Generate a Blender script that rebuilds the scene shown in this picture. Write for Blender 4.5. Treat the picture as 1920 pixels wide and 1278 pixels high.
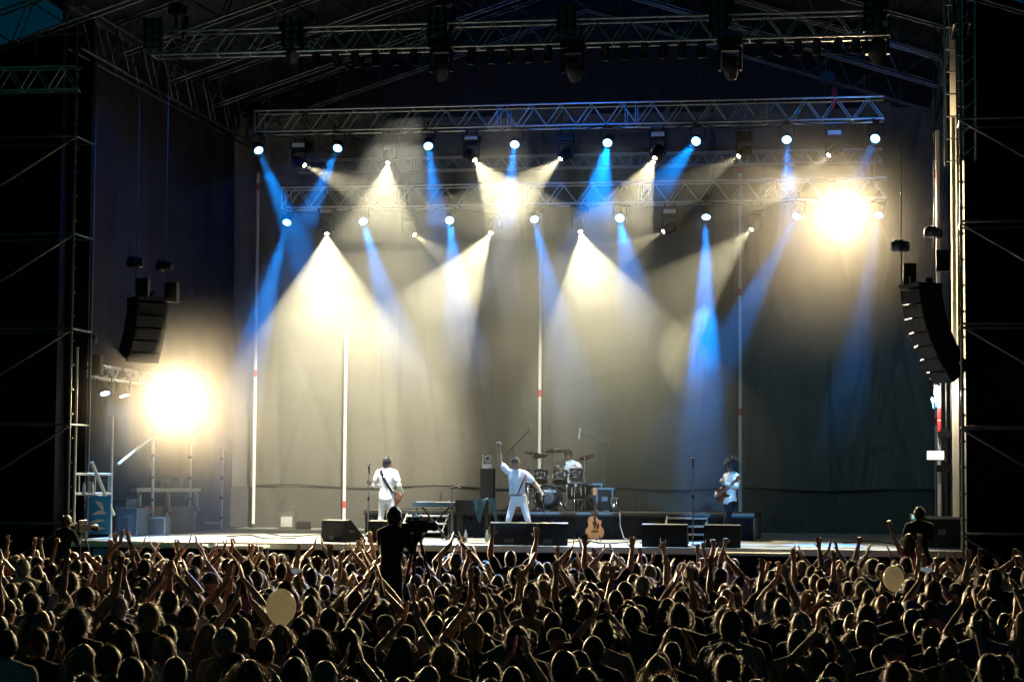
import bpy, bmesh, math, random
import numpy as np
from mathutils import Vector, Matrix, Euler

random.seed(11)
rng = np.random.default_rng(11)
sc = bpy.context.scene
for o in list(bpy.data.objects):
    bpy.data.objects.remove(o)
COL = sc.collection
R = math.radians
SZ = 1.8            # stage deck height above the ground

# ------------------------------------------------------------------ camera
CAM = Vector((7.134, -41.639, 3.089))
FPX, YAW, PIT, ROL = 3949.0, R(9.5006), R(3.7887), R(0.3979)
fw = Vector((-math.sin(YAW) * math.cos(PIT), math.cos(YAW) * math.cos(PIT), math.sin(PIT)))
rt = Vector((math.cos(YAW), math.sin(YAW), 0))
up = rt.cross(fw)
rt2 = rt * math.cos(ROL) + up * math.sin(ROL)
up2 = up * math.cos(ROL) - rt * math.sin(ROL)
cam = bpy.data.cameras.new('camera')
cam_o = bpy.data.objects.new('camera', cam)
COL.objects.link(cam_o)
cam.sensor_width = 36.0
cam.lens = FPX / 1920 * 36.0
cam.clip_start, cam.clip_end = 0.1, 600
Mc = Matrix((rt2, up2, -fw)).transposed().to_4x4()
Mc.translation = CAM
cam_o.matrix_world = Mc
sc.camera = cam_o

# ------------------------------------------------------------------ world: night sky
world = bpy.data.worlds.new('World')
sc.world = world
world.use_nodes = True
wn = world.node_tree
bg = wn.nodes['Background']
sky = wn.nodes.new('ShaderNodeTexSky')
sky.sky_type = 'NISHITA'
sky.sun_disc = False
sky.sun_elevation = R(6)
sky.sun_rotation = R(200)
night = wn.nodes.new('ShaderNodeMix')      # moonless night: the sky's own gradient, dimmed to deep teal
night.data_type = 'RGBA'
night.blend_type = 'MULTIPLY'
night.inputs[0].default_value = 1.0
night.inputs[7].default_value = (0.02, 0.55, 1.0, 1)
wn.links.new(sky.outputs[0], night.inputs[6])
wn.links.new(night.outputs[2], bg.inputs[0])
bg.inputs[1].default_value = 0.0085

# ------------------------------------------------------------------ render look
sc.view_settings.view_transform = 'Standard'
sc.view_settings.look = 'None'
sc.view_settings.exposure = 0.0
sc.view_settings.gamma = 1.0
sc.view_settings.use_curve_mapping = False
cy = sc.cycles
cy.max_bounces = 3
cy.diffuse_bounces = 1
cy.glossy_bounces = 1
cy.transmission_bounces = 3
cy.transparent_max_bounces = 64
cy.volume_bounces = 0
cy.sample_clamp_indirect = 2.0
cy.caustics_reflective = False
cy.caustics_refractive = False
cy.use_denoising = True
try:
    cy.denoiser = 'OPENIMAGEDENOISE'
    cy.denoising_input_passes = 'RGB_ALBEDO_NORMAL'
except Exception:
    pass
cy.use_light_tree = True
cy.use_adaptive_sampling = True
cy.adaptive_threshold = 0.03
cy.adaptive_min_samples = 16


# ------------------------------------------------------------------ layout aids
def ray(px, py):
    return (fw * FPX + rt2 * (px - 960) - up2 * (py - 639)).normalized()


def at(px, py, Y):
    d = ray(px, py)
    return CAM + d * ((Y - CAM.y) / d.y)


def G(px, py, z=SZ):
    d = ray(px, py)
    return CAM + d * ((z - CAM.z) / d.z)


def pix(p):
    v = Vector(p) - CAM
    z = v.dot(fw)
    return 960 + FPX * v.dot(rt2) / z, 639 - FPX * v.dot(up2) / z, FPX / z


# ------------------------------------------------------------------ materials
MATS = {}


def mat(name, col, rough=0.6, metal=0.0, spec=0.5, noise=0.0, nscale=8.0, bump=0.0, emit=None, estr=0.0,
        trans=0.0, coat=0.0, stretch=None, sheen=0.0):
    if name in MATS:
        return MATS[name]
    m = bpy.data.materials.new(name)
    m.use_nodes = True
    nt = m.node_tree
    b = nt.nodes['Principled BSDF']
    b.inputs['Base Color'].default_value = (*col, 1)
    b.inputs['Roughness'].default_value = rough
    b.inputs['Metallic'].default_value = metal
    b.inputs['Specular IOR Level'].default_value = spec
    b.inputs['Coat Weight'].default_value = coat
    if sheen:
        b.inputs['Sheen Weight'].default_value = sheen
        b.inputs['Sheen Roughness'].default_value = 0.35
        b.inputs['Sheen Tint'].default_value = (*[.35 + .65 * c for c in col], 1)
    if noise or bump:
        tc = nt.nodes.new('ShaderNodeTexCoord')
        mp = nt.nodes.new('ShaderNodeMapping')
        if stretch:
            mp.inputs['Scale'].default_value = stretch
        nz = nt.nodes.new('ShaderNodeTexNoise')
        nz.inputs['Scale'].default_value = nscale
        nz.inputs['Detail'].default_value = 5
        nt.links.new(tc.outputs['Object'], mp.inputs[0])
        nt.links.new(mp.outputs[0], nz.inputs['Vector'])
        if noise:
            mx = nt.nodes.new('ShaderNodeMix')
            mx.data_type = 'RGBA'
            mx.inputs[6].default_value = (*[c * (1 - noise) for c in col], 1)
            mx.inputs[7].default_value = (*[min(1, c * (1 + noise)) for c in col], 1)
            nt.links.new(nz.outputs['Fac'], mx.inputs[0])
            nt.links.new(mx.outputs[2], b.inputs['Base Color'])
        if bump:
            bp = nt.nodes.new('ShaderNodeBump')
            bp.inputs['Strength'].default_value = bump
            bp.inputs['Distance'].default_value = 0.02
            nt.links.new(nz.outputs['Fac'], bp.inputs['Height'])
            nt.links.new(bp.outputs[0], b.inputs['Normal'])
    if emit:
        b.inputs['Emission Color'].default_value = (*emit, 1)
        b.inputs['Emission Strength'].default_value = estr
        m.cycles.emission_sampling = 'NONE'
    if trans:
        out = nt.nodes['Material Output']
        t = nt.nodes.new('ShaderNodeBsdfTranslucent')
        t.inputs[0].default_value = (*col, 1)
        ms = nt.nodes.new('ShaderNodeMixShader')
        ms.inputs[0].default_value = trans
        nt.links.new(b.outputs[0], ms.inputs[1])
        nt.links.new(t.outputs[0], ms.inputs[2])
        nt.links.new(ms.outputs[0], out.inputs[0])
    MATS[name] = m
    return m


M_ALU = mat('aluminium', (0.5, 0.5, 0.49), 0.35, 0.9, noise=0.15, nscale=14)
M_LITALU = mat('lit_aluminium', (0.8, 0.8, 0.78), 0.5, 0.75, noise=0.12, nscale=14)  # aluminium brightened in colour, as if light fell on the lowest truss
M_STEEL = mat('galvanised_steel', (0.13, 0.135, 0.14), 0.45, 0.8, noise=0.25, nscale=9)
M_BLACK = mat('black_paint', (0.009, 0.009, 0.01), 0.55, spec=0.25, noise=0.3, nscale=20)
M_SHADEROOF = mat('shaded_roof_steel', (0.08, 0.09, 0.1), 0.45, 0.8, noise=0.25, nscale=9)  # same steel darkened to put the shade under the roof into its colour
M_BLACKGLOSS = mat('black_gloss', (0.012, 0.012, 0.013), 0.22)
M_CHROME = mat('chrome', (0.75, 0.75, 0.75), 0.14, 1.0)
M_DARKGLASS = mat('dark_lens', (0.03, 0.04, 0.05), 0.12, spec=0.8)
M_CAN = mat('can_metal', (0.06, 0.06, 0.06), 0.3, 0.7)
M_GLOWRING = mat('blue_glow_ring', (0.05, 0.3, 0.8), 0.3, emit=(0.0, 0.4, 1.0), estr=1.6)  # glow colour for the painted halo round the wash lenses
M_BLUELENS = mat('blue_lens', (0.1, 0.4, 0.9), 0.3, emit=(0.35, 0.7, 1.0), estr=14)
M_WARMLENS = mat('warm_lens', (0.9, 0.8, 0.6), 0.3, emit=(1.0, 0.88, 0.62), estr=30)
M_HOTLENS = mat('blinder_lens', (0.9, 0.85, 0.7), 0.3, emit=(1.0, 0.9, 0.7), estr=80)
M_DIMLENS = mat('white_panel', (0.7, 0.68, 0.66), 0.35, noise=0.1)
M_DECK = mat('deck_plywood', (0.36, 0.36, 0.35), 0.5, noise=0.22, nscale=3, bump=0.15)
M_CLOTH = mat('black_drape', (0.016, 0.016, 0.018), 0.85, spec=.15, noise=0.35, nscale=2.5, bump=0.2, stretch=(1, 1, 0.15))
M_BACK = mat('grey_backcloth', (0.105, 0.1, 0.087), 0.8, spec=.2, noise=0.35, nscale=2.2, bump=0.5, stretch=(1, 1, 0.12))
M_SKIRT = mat('black_skirt', (0.006, 0.006, 0.008), 0.85, spec=0.1, noise=0.3, nscale=4)
M_SCRIM = mat('black_scrim', (0.006, 0.006, 0.008), 0.9, spec=.1, noise=0.3, nscale=3)
M_TARP = mat('roof_tarp', (0.008, 0.009, 0.013), 0.7, spec=.2, noise=0.3, nscale=1.5)
M_WHITE = mat('white_pole_paint', (0.78, 0.77, 0.74), 0.4, noise=0.06)
M_RED = mat('red_tape', (0.65, 0.05, 0.06), 0.5)
M_ASPH = mat('asphalt', (0.045, 0.045, 0.045), 0.9, noise=0.4, nscale=6, bump=0.3)
M_GRILLE = mat('speaker_grille', (0.008, 0.008, 0.009), 0.65, spec=.2, noise=0.4, nscale=60)
M_WOOD = mat('spruce_top', (0.75, 0.33, 0.13), 0.3, noise=0.12, nscale=5, stretch=(6, 1, 0.4), coat=0.4)
M_ROSE = mat('rosewood', (0.09, 0.035, 0.02), 0.4, noise=0.3, nscale=8)
M_PICK = mat('tortoise_guard', (0.22, 0.02, 0.02), 0.25)
M_WHITEP = mat('white_plastic', (0.75, 0.75, 0.73), 0.35, noise=0.05)
M_BLUEB = mat('blue_banner', (0.02, 0.23, 0.55), 0.6, noise=0.1, nscale=3)
M_WHITEB = mat('white_print', (0.8, 0.8, 0.8), 0.6)
M_CASE = mat('flightcase_ply', (0.06, 0.1, 0.16), 0.5, noise=0.2, nscale=6)
M_BRASS = mat('cymbal_bronze', (0.5, 0.28, 0.13), 0.25, 0.95, noise=0.15, nscale=20)
M_DRUM = mat('drum_lacquer', (0.008, 0.01, 0.012), 0.12, coat=0.6)
M_DRUMHEAD = mat('drum_head_black', (0.02, 0.02, 0.022), 0.3)
M_CLEAR = mat('clear_bottle', (0.6, 0.7, 0.75), 0.15, spec=0.8, trans=0.4)
M_TABLE = mat('table_top', (0.7, 0.69, 0.65), 0.4, noise=0.08)
M_GREYCLOTH = mat('grey_cloth', (0.14, 0.13, 0.12), 0.8, noise=0.25, nscale=4, bump=0.3)
M_RED2 = mat('red_plastic', (0.5, 0.03, 0.04), 0.4)


# ------------------------------------------------------------------ mesh builder
class MB:
    def __init__(self):
        self.v, self.f = [], []

    def add(self, vs, fs, M=None):
        b = len(self.v)
        if M is not None:
            vs = [M @ Vector(v) for v in vs]
        self.v += [tuple(v) for v in vs]
        self.f += [tuple(i + b for i in f) for f in fs]
        return self

    def box(self, c, s, M=None, rot=None):
        hx, hy, hz = s[0] / 2, s[1] / 2, s[2] / 2
        vs = [Vector((x, y, z)) for x in (-hx, hx) for y in (-hy, hy) for z in (-hz, hz)]
        if rot is not None:
            vs = [rot @ v for v in vs]
        vs = [v + Vector(c) for v in vs]
        fs = [(0, 1, 3, 2), (4, 6, 7, 5), (0, 4, 5, 1), (2, 3, 7, 6), (0, 2, 6, 4), (1, 5, 7, 3)]
        return self.add(vs, fs, M)

    def tube(self, pts, r, n=8, M=None, cap=True):
        pts = [Vector(p) for p in pts]
        k = len(pts)
        rs = r if isinstance(r, (list, tuple)) else [r] * k
        vs, fs = [], []
        for i, p in enumerate(pts):
            t = (pts[min(i + 1, k - 1)] - pts[max(i - 1, 0)]).normalized()
            a = Vector((0, 0, 1)) if abs(t.z) < 0.9 else Vector((0, 1, 0))
            u = t.cross(a).normalized()
            w = t.cross(u)
            for j in range(n):
                q = 2 * math.pi * j / n
                vs.append(p + (u * math.cos(q) + w * math.sin(q)) * rs[i])
        for i in range(k - 1):
            for j in range(n):
                a, b = i * n + j, i * n + (j + 1) % n
                fs.append((a, b, b + n, a + n))
        if cap:
            fs.append(tuple(range(n - 1, -1, -1)))
            fs.append(tuple(range((k - 1) * n, k * n)))
        return self.add(vs, fs, M)

    def lathe(self, prof, n=16, M=None, closed=False):
        """profile of (radius, z) turned about local z"""
        vs, fs = [], []
        k = len(prof)
        for r, z in prof:
            for j in range(n):
                q = 2 * math.pi * j / n
                vs.append(Vector((r * math.cos(q), r * math.sin(q), z)))
        for i in range(k - 1):
            for j in range(n):
                a, b = i * n + j, i * n + (j + 1) % n
                fs.append((a, b, b + n, a + n))
        fs.append(tuple(range(n - 1, -1, -1)))
        fs.append(tuple(range((k - 1) * n, k * n)))
        return self.add(vs, fs, M)

    def prism(self, poly, t, M=None):
        """polygon in local xz, extruded along y from -t/2 to t/2"""
        n = len(poly)
        vs = [Vector((x, -t / 2, z)) for x, z in poly] + [Vector((x, t / 2, z)) for x, z in poly]
        fs = [tuple(range(n)), tuple(range(2 * n - 1, n - 1, -1))]
        fs += [(i, i + n, (i + 1) % n + n, (i + 1) % n) for i in range(n)]
        return self.add(vs, fs, M)

    def mesh(self, name, m, smooth=False):
        me = bpy.data.meshes.new(name)
        me.from_pydata(self.v, [], self.f)
        me.materials.append(m)
        if smooth:
            me.polygons.foreach_set('use_smooth', [len(p.vertices) <= 4 for p in me.polygons])
        me.update()
        return me


UNIT = {}


def unit_bar(m, n=8):
    k = (m.name, n)
    if k not in UNIT:
        b = MB()
        b.tube([(0, 0, 0), (0, 0, 1)], 1.0, n)
        UNIT[k] = b.mesh('bar', m, True)
    return UNIT[k]


def zrot(d):
    return Vector(d).normalized().to_track_quat('Z', 'Y').to_matrix()


def frame(p, d):
    """matrix at p with local z along d"""
    M = zrot(d).to_4x4()
    M.translation = Vector(p)
    return M


def T3(x, y, z):
    return Matrix.Translation((x, y, z))


class Thing:
    def __init__(self, name, label, cat, loc=(0, 0, 0), rz=0.0, group=None, kind=None, M=None):
        self.o = bpy.data.objects.new(name, None)
        self.o.empty_display_size = 0.1
        COL.objects.link(self.o)
        if M is not None:
            self.o.matrix_world = M
        else:
            self.o.location = loc
            self.o.rotation_euler = (0, 0, rz)
        self.loc = Vector(loc)
        self.o['label'] = label
        self.o['category'] = cat
        if group:
            self.o['group'] = group
        if kind:
            self.o['kind'] = kind

    def L(self, p):
        return Vector(p) - self.loc

    def part(self, name, mb, m, smooth=False, parent=None, label=None):
        me = mb if isinstance(mb, bpy.types.Mesh) else mb.mesh(name, m, smooth)
        o = bpy.data.objects.new(name, me)
        COL.objects.link(o)
        o.parent = parent or self.o
        if label:
            o['label'] = label
        return o

    def bar(self, name, p0, p1, r, m, n=8):
        p0, p1 = Vector(p0), Vector(p1)
        o = bpy.data.objects.new(name, unit_bar(m, n))
        COL.objects.link(o)
        d = p1 - p0
        o.parent = self.o
        o.matrix_basis = Matrix.LocRotScale(p0, zrot(d).to_quaternion(), (r, r, d.length))
        return o


def single(name, mb, m, label, cat, smooth=False, group=None, kind=None):
    o = bpy.data.objects.new(name, mb if isinstance(mb, bpy.types.Mesh) else mb.mesh(name, m, smooth))
    COL.objects.link(o)
    o['label'] = label
    if cat:
        o['category'] = cat
    if group:
        o['group'] = group
    if kind:
        o['kind'] = kind
    return o


def spot(parent, p, d, energy, col, angle, blend=0.4, size=0.05, world=False):
    l = bpy.data.lights.new('lamp', 'SPOT')
    l.energy = energy
    l.color = col
    l.spot_size = R(angle)
    l.spot_blend = blend
    l.shadow_soft_size = size
    o = bpy.data.objects.new('lamp', l)
    COL.objects.link(o)
    o.parent = parent
    M = (-Vector(d)).normalized().to_track_quat('Z', 'Y').to_matrix().to_4x4()
    M.translation = Vector(p)
    o.matrix_basis = M
    return o


ORD = ['first', 'second', 'third', 'fourth', 'fifth', 'sixth', 'seventh', 'eighth', 'ninth', 'tenth', 'eleventh',
       'twelfth', '13th', '14th', '15th', '16th', '17th', '18th', '19th', '20th', '21st', '22nd', '23rd', '24th',
       '25th', '26th', '27th', '28th', '29th', '30th', '31st', '32nd', '33rd', '34th', '35th', '36th', '37th', '38th', '39th', '40th']

WARM = (1.0, 0.87, 0.53)
BLUE = (0.0, 0.26, 1.0)
COOL = (0.62, 0.84, 1.0)
K_WARM, K_BLUE, K_BLIND, K_FRONT = 0.8, 2.7, 1.1, 2.2
SMOKE = 0.03

# ------------------------------------------------------------------ ground, haze
b = MB()
b.add([(-90, -70, 0), (90, -70, 0), (90, 90, 0), (-90, 90, 0)], [(0, 1, 2, 3)])
single('ground', b, M_ASPH, 'dark asphalt ground under the crowd', None, kind='structure')


# stage smoke: overlapping banks of thin even smoke that hang under the roof and thin out towards the audience
def smoke(k, label, c, r, dens):
    m = bpy.data.materials.new('smoke_air')
    m.use_nodes = True
    nt = m.node_tree
    nt.nodes.remove(nt.nodes['Principled BSDF'])
    pv = nt.nodes.new('ShaderNodeVolumePrincipled')
    pv.inputs['Color'].default_value = (0.92, 0.94, 0.96, 1)
    pv.inputs['Anisotropy'].default_value = 0.3
    pv.inputs['Density'].default_value = dens * SMOKE
    nt.links.new(pv.outputs[0], nt.nodes['Material Output'].inputs['Volume'])
    rs = np.random.default_rng(900 + k)
    ph = rs.uniform(0, 6.28, 6)
    mb = MB()
    nu, nv = 28, 16
    vs = []
    for i in range(nv + 1):
        th = math.pi * (i + .02) / (nv + .04)
        for j in range(nu):
            q = 2 * math.pi * j / nu
            w = 1 + (.1 if r[0] > 2 else .3) * math.sin(2 * q + ph[0] + th) * math.sin(th) + .08 * math.sin(3 * th + ph[1] + q) + .06 * math.sin(5 * q + ph[2] - 2 * th)
            p = (c[0] + r[0] * w * math.sin(th) * math.cos(q), c[1] + r[1] * w * math.sin(th) * math.sin(q), c[2] + r[2] * w * math.cos(th))
            vs.append((max(-9.0 - .01 * k, min(9.0 + .01 * k, p[0])), min(12.78 - .01 * k, p[1]), max(SZ + .03 + .006 * k, p[2])))
    fs = [(i * nu + j, (i + 1) * nu + j, (i + 1) * nu + (j + 1) % nu, i * nu + (j + 1) % nu) for i in range(nv) for j in range(nu)]
    fs += [tuple(range(nu)), tuple(range(nv * nu + nu - 1, nv * nu - 1, -1))]
    mb.add(vs, fs)
    o = single('smoke_bank', mb, M_BLACK, label, None, kind='stuff')
    o.data.materials[0] = m


for k, (lab, c, r, dn) in enumerate([
        ('broad thin smoke filling the stage space', (-.2, 8.0, 6.8), (9.6, 7.2, 5.4), .17),
        ('thicker smoke bank below the lowest truss left of centre', (-2.4, 8.0, 7.1), (6.0, 4.2, 1.6), .3),
        ('middling smoke bank round the thicker one', (-2.6, 8.0, 6.7), (7.0, 4.8, 2.4), .24),
        ('thin smoke sinking towards the deck', (-2.4, 8.2, 6.0), (7.8, 5.2, 3.4), .13),
        ('thin low smoke behind the band', (-2.0, 8.6, 5.2), (8.4, 5.4, 4.2), .06),
        ('smoke layer between the two rows of lights', (-1.2, 5.6, 9.6), (6.6, 3.6, 1.2), .5),
        ('smoke round the left searchlight', (-7.6, 3.8, 4.6), (4.2, 4.4, 4.2), .26),
        ('small smoke puff below the lowest truss right of centre', (at(1318, 640, 6.6).x, 6.6, at(1318, 668, 6.6).z), (.95, 1.2, 1.05), 1.2),
        ('wisp of smoke in the big left cone', (at(640, 590, 7.2).x, 7.2, at(640, 590, 7.2).z), (1.3, 1.0, .55), .45),
        ('wisp of smoke in the centre left cone', (at(830, 545, 7.2).x, 7.2, at(830, 545, 7.2).z), (.9, .9, .7), .45),
        ('wisp of smoke where the upper cones cross', (at(955, 370, 5.4).x, 5.4, at(955, 370, 5.4).z), (1.2, .8, .5), .35),
        ('wisp of smoke in the cone right of centre', (at(1120, 530, 7.2).x, 7.2, at(1120, 530, 7.2).z), (1.0, .8, .6), .4),
        ('smoke round the right searchlight', (6.0, 6.5, 8.6), (3.6, 4.6, 3.6), .11)]):
    smoke(k, lab, c, r, dn)
# ================================================================== STAGE
BY = 13.0
RZ_TOP = 16.2
st = Thing('stage', 'wide concert stage with pale deck and black skirted front', 'stage')
b = MB()
b.box((0, BY / 2, SZ - 0.06), (18.3, BY + 0.6, 0.12))
st.part('deck', b, M_DECK)
# pleated front skirt
b = MB()
n = 420
vs = []
for i in range(n + 1):
    x = -9.1 + 18.2 * i / n
    y = -0.22 + 0.025 * math.sin(i * 0.9 + 2 * math.sin(i * 0.13))
    vs += [(x, y, 0.01), (x, y, SZ - 0.14)]
b.add(vs, [(2 * i, 2 * i + 2, 2 * i + 3, 2 * i + 1) for i in range(n)])
st.part('skirt', b, M_SKIRT, True)
b = MB()
b.box((0, -0.318, SZ - 0.07), (18.3, 0.03, 0.1))
st.part('edge_trim', b, M_ALU)
b = MB()
b.box((0, BY / 2 + .1, 0.8), (17.9, BY - .1, 1.5))
st.part('understage_frame', b, M_BLACK)


# ================================================================== CLOTHS
def drape(fx, u0, u1, z0, z1, nu, nz, amp, seed, freq=1.0):
    """fx(u, depth) -> (x, y); a hanging cloth with soft folds and a few diagonal pulls"""
    rs = np.random.default_rng(seed)
    ph = rs.uniform(0, 6.28, 8)
    fr = rs.uniform(0.35, 3.2, 8) * freq
    am = amp * rs.uniform(0.3, 1, 8) / (0.6 + fr)
    pulls = [(rs.uniform(u0, u1), rs.uniform(-0.5, 0.5), rs.uniform(0.3, 1.2)) for _ in range(9)]
    vs, fs = [], []
    for j in range(nz + 1):
        z = z0 + (z1 - z0) * j / nz
        for i in range(nu + 1):
            u = u0 + (u1 - u0) * i / nu
            d = sum(a * math.sin(f * u + p + 0.12 * z) for a, f, p in zip(am, fr, ph))
            for pu, sl, st_ in pulls:
                e = (u - pu - sl * (z - z0)) / 0.09
                d += 0.035 * st_ * math.exp(-e * e)
            vs.append((*fx(u, d), z))
    for j in range(nz):
        for i in range(nu):
            a = j * (nu + 1) + i
            fs.append((a, a + 1, a + nu + 2, a + nu + 1))
    return MB().add(vs, fs)


bd = Thing('backdrop', 'tall dark backcloth hanging across the rear of the stage', 'backdrop')
for k, (xa, xb) in enumerate([(-9.75, -5.6), (-5.6, -2.5), (-2.5, 0.6), (0.6, 3.3), (3.3, 6.2), (6.2, 9.4)]):
    off = 0.09 * (k % 2)
    d = drape(lambda u, dd, off=off: (u, BY + off + dd), xa, xb + 0.04, SZ + 1.02, 12.9, 90, 60, 0.06, 50 + k, 2.2)
    bd.part('cloth_panel', d, M_BACK, True)
d = drape(lambda u, dd: (u, BY - 0.12 + dd), -9.75, 9.4, SZ, SZ + 1.1, 160, 8, 0.02, 77)
bd.part('lower_cloth', d, mat('lower_backcloth', (0.075, 0.072, 0.065), .8, spec=.2, noise=.2, nscale=2), True)
d = drape(lambda u, dd: (u, BY + .06 + dd), -9.75, 9.5, 12.75, 15.9, 160, 12, 0.03, 71)
for i, v in enumerate(d.v):
    zmax = RZ_TOP - 2.9 * abs(v[0]) / 9
    d.v[i] = (v[0], v[1], min(v[2], zmax))
bd.part('header_cloth', d, M_CLOTH, True)
b = MB()
pts = [(-9 + 18 * i / 40, BY - 0.16, SZ + 1.1 + 0.04 * math.sin(i * 0.7)) for i in range(41)]
b.tube(pts, 0.02, 6)
bd.part('hem_rope', b, M_BLACK, True)

d = drape(lambda u, dd: (-9.7 + dd, u), 0.4, BY + .1, 0.3, 13.2, 120, 24, 0.09, 31, 1.6)
single('side_curtain', d, M_CLOTH, 'black curtain closing the left wing of the stage', 'curtain', True, 'side curtains')
d = drape(lambda u, dd: (9.25 + dd, u), 1.2, BY + .1, 0.3, 13.2, 120, 24, 0.09, 33, 1.6)
single('side_curtain', d, M_CLOTH, 'black curtain closing the right wing, edge lit warm', 'curtain', True, 'side curtains')
d = drape(lambda u, dd: (8.86 + u * .9, 1.05 + dd + u * .5), 0, 0.34, 0.3, 12.2, 30, 24, 0.05, 35, 6)
single('leg_drape', d, mat('lit_leg', (0.5, 0.47, 0.4), 0.7, trans=.6),  # colour and translucency raised to carry the searchlight's glow on the cloth
       'narrow leg drape toned as if lit, beside the right scaffold tower', 'curtain', True, 'side curtains')

# ================================================================== BACK POLES
for k, (px, top, reds) in enumerate([(475, 325, (350, 700)), (645, 560, (945,)), (1011, 400, (737,)),
                                     (1388, 288, (318, 548, 772)), (1757, 300, (327, 790, 560))]):
    f = at(px, 960, BY - 0.45)
    t = Thing('white_pole', 'slim white pole with red bands, %s from the left along the backdrop' % ORD[k], 'pole',
              (f.x, f.y, SZ), group='white poles in front of the backdrop')
    ztop = at(px, top, BY - 0.45).z
    t.bar('pole', (0, 0, 0), (0, 0, ztop - SZ), 0.045, M_WHITE, 12)
    for ry in reds:
        z = at(px, ry, BY - 0.45).z - SZ
        t.bar('red_band', (0, 0, z - 0.09), (0, 0, z + 0.09), 0.048, M_RED, 12)
    mb = MB()
    mb.lathe([(0.11, 0.0), (0.11, 0.015), (0.055, 0.02), (0.05, 0.1)], 12)
    t.part('foot_plate', mb, M_STEEL, True)


# ================================================================== TRUSSES
def truss(name, label, p0, p1, w, h, rc, rb, pitch, group=None, faces='fb', joints=True, cat='truss', mt=M_ALU, upv=(0, 0, 1), cross=True):
    p0, p1 = Vector(p0), Vector(p1)
    t = Thing(name, label, cat, p0, group=group)
    d = p1 - p0
    Ln = d.length
    d.normalize()
    u = Vector(upv)
    u = (u - d * u.dot(d)).normalized()
    s = d.cross(u)
    C = {}
    for i in (-1, 1):
        for j in (-1, 1):
            o = s * (i * w / 2) + u * (j * h / 2)
            C[i, j] = o
            t.bar('chord', o, o + d * Ln, rc, mt)
    n = max(2, int(round(Ln / pitch / 2)) * 2)
    q = Ln / n
    for i in ((-1, 1) if faces == 'fb' else (-1,)):
        for k in range(n):
            a, c = (-1, 1) if k % 2 == 0 else (1, -1)
            t.bar('brace', C[i, a] + d * (k * q), C[i, c] + d * ((k + 1) * q), rb, mt, 6)
    if cross:
        for k in range(0, n + 1, 2):
            t.bar('cross_tube', C[-1, -1] + d * (k * q), C[1, -1] + d * (k * q), rb, mt, 6)
    if joints:
        for k in range(int(Ln / 3) + 1):
            for e in (-0.12, 0.12):
                x = min(max(k * 3 + e, 0.02), Ln - 0.02)
                for i in (-1, 1):
                    t.bar('upright', C[i, -1] + d * x, C[i, 1] + d * x, rb, mt, 6)
    return t


TY1, TY2, TY3, TY4 = 1.0, 6.6, 12.2, 8.6
def span(pxa, pxb, py, Y):
    a, c = at(pxa, py, Y), at(pxb, py, Y)
    z = at(960, py, Y).z
    return Vector((a.x, Y, z)), Vector((c.x, Y, z))
a, c = span(290, 1668, 66, TY1); Z1 = a.z
truss('lighting_truss', 'front box truss carrying par cans at the top', a, c, 0.42, 0.5, 0.026, 0.014, 0.35, 'lighting trusses')
a, c = span(482, 1657, 220, TY2); Z2 = a.z
truss('lighting_truss', 'upper rear box truss with the higher row of blue lights', a, c, 0.5, 0.5, 0.026, 0.014, 0.36, 'lighting trusses')
a, c = span(560, 1655, 305, TY3); Z3 = a.z
truss('lighting_truss', 'small thin truss farthest back against the backcloth', a, c, 0.3, 0.33, 0.022, 0.011, 0.22, 'lighting trusses')
a, c = span(532, 1662, 366, TY4); Z4 = a.z
truss('lighting_truss', 'lowest box truss with the lower row of blue lights', a, c, 0.5, 0.5, 0.028, 0.016, 0.36, 'lighting trusses', mt=M_LITALU)
# truss hangers
for k, (px, Y, zb) in enumerate([(330, TY1, Z1), (830, TY1, Z1), (1350, TY1, Z1), (1640, TY1, Z1), (560, TY2, Z2),
                                 (1548, TY2, Z2), (600, TY4, Z4), (1620, TY4, Z4)]):
    x = at(px, 60, Y).x
    ztop = 12.55 + 2.85 * (1 - abs(x) / 9.2)
    t = Thing('truss_hoist', 'thin chain hoist holding up %s, %s' % (
        {TY1: 'the front truss', TY2: 'the upper rear truss', TY4: 'the lowest truss'}[Y],
        ('left end', 'left of centre', 'right of centre', 'right end', 'left end', 'right end', 'left end', 'right end')[k]),
        'hoist', (x, Y, zb + 0.26), group='truss hoists')
    t.bar('chain', (0, 0, 0), (0, 0, ztop - zb - 0.3), 0.012, M_STEEL, 5)
    mb = MB()
    mb.box((0, 0, 0.5), (0.3, 0.2, 0.22)).box((0.17, 0, 0.5), (0.06, 0.16, 0.16)).tube([(0, 0, .05), (0, 0, .4)], .03, 8)
    t.part('motor', mb, M_BLACK)
    mb = MB()
    mb.tube([(0.22, 0, .34), (0.2, 0, .0), (.16, 0, -.2)], [.06, .075, .03], 8)
    t.part('chain_bag', mb, M_RED2 if k in (3, 5) else M_BLACK, True)

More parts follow.
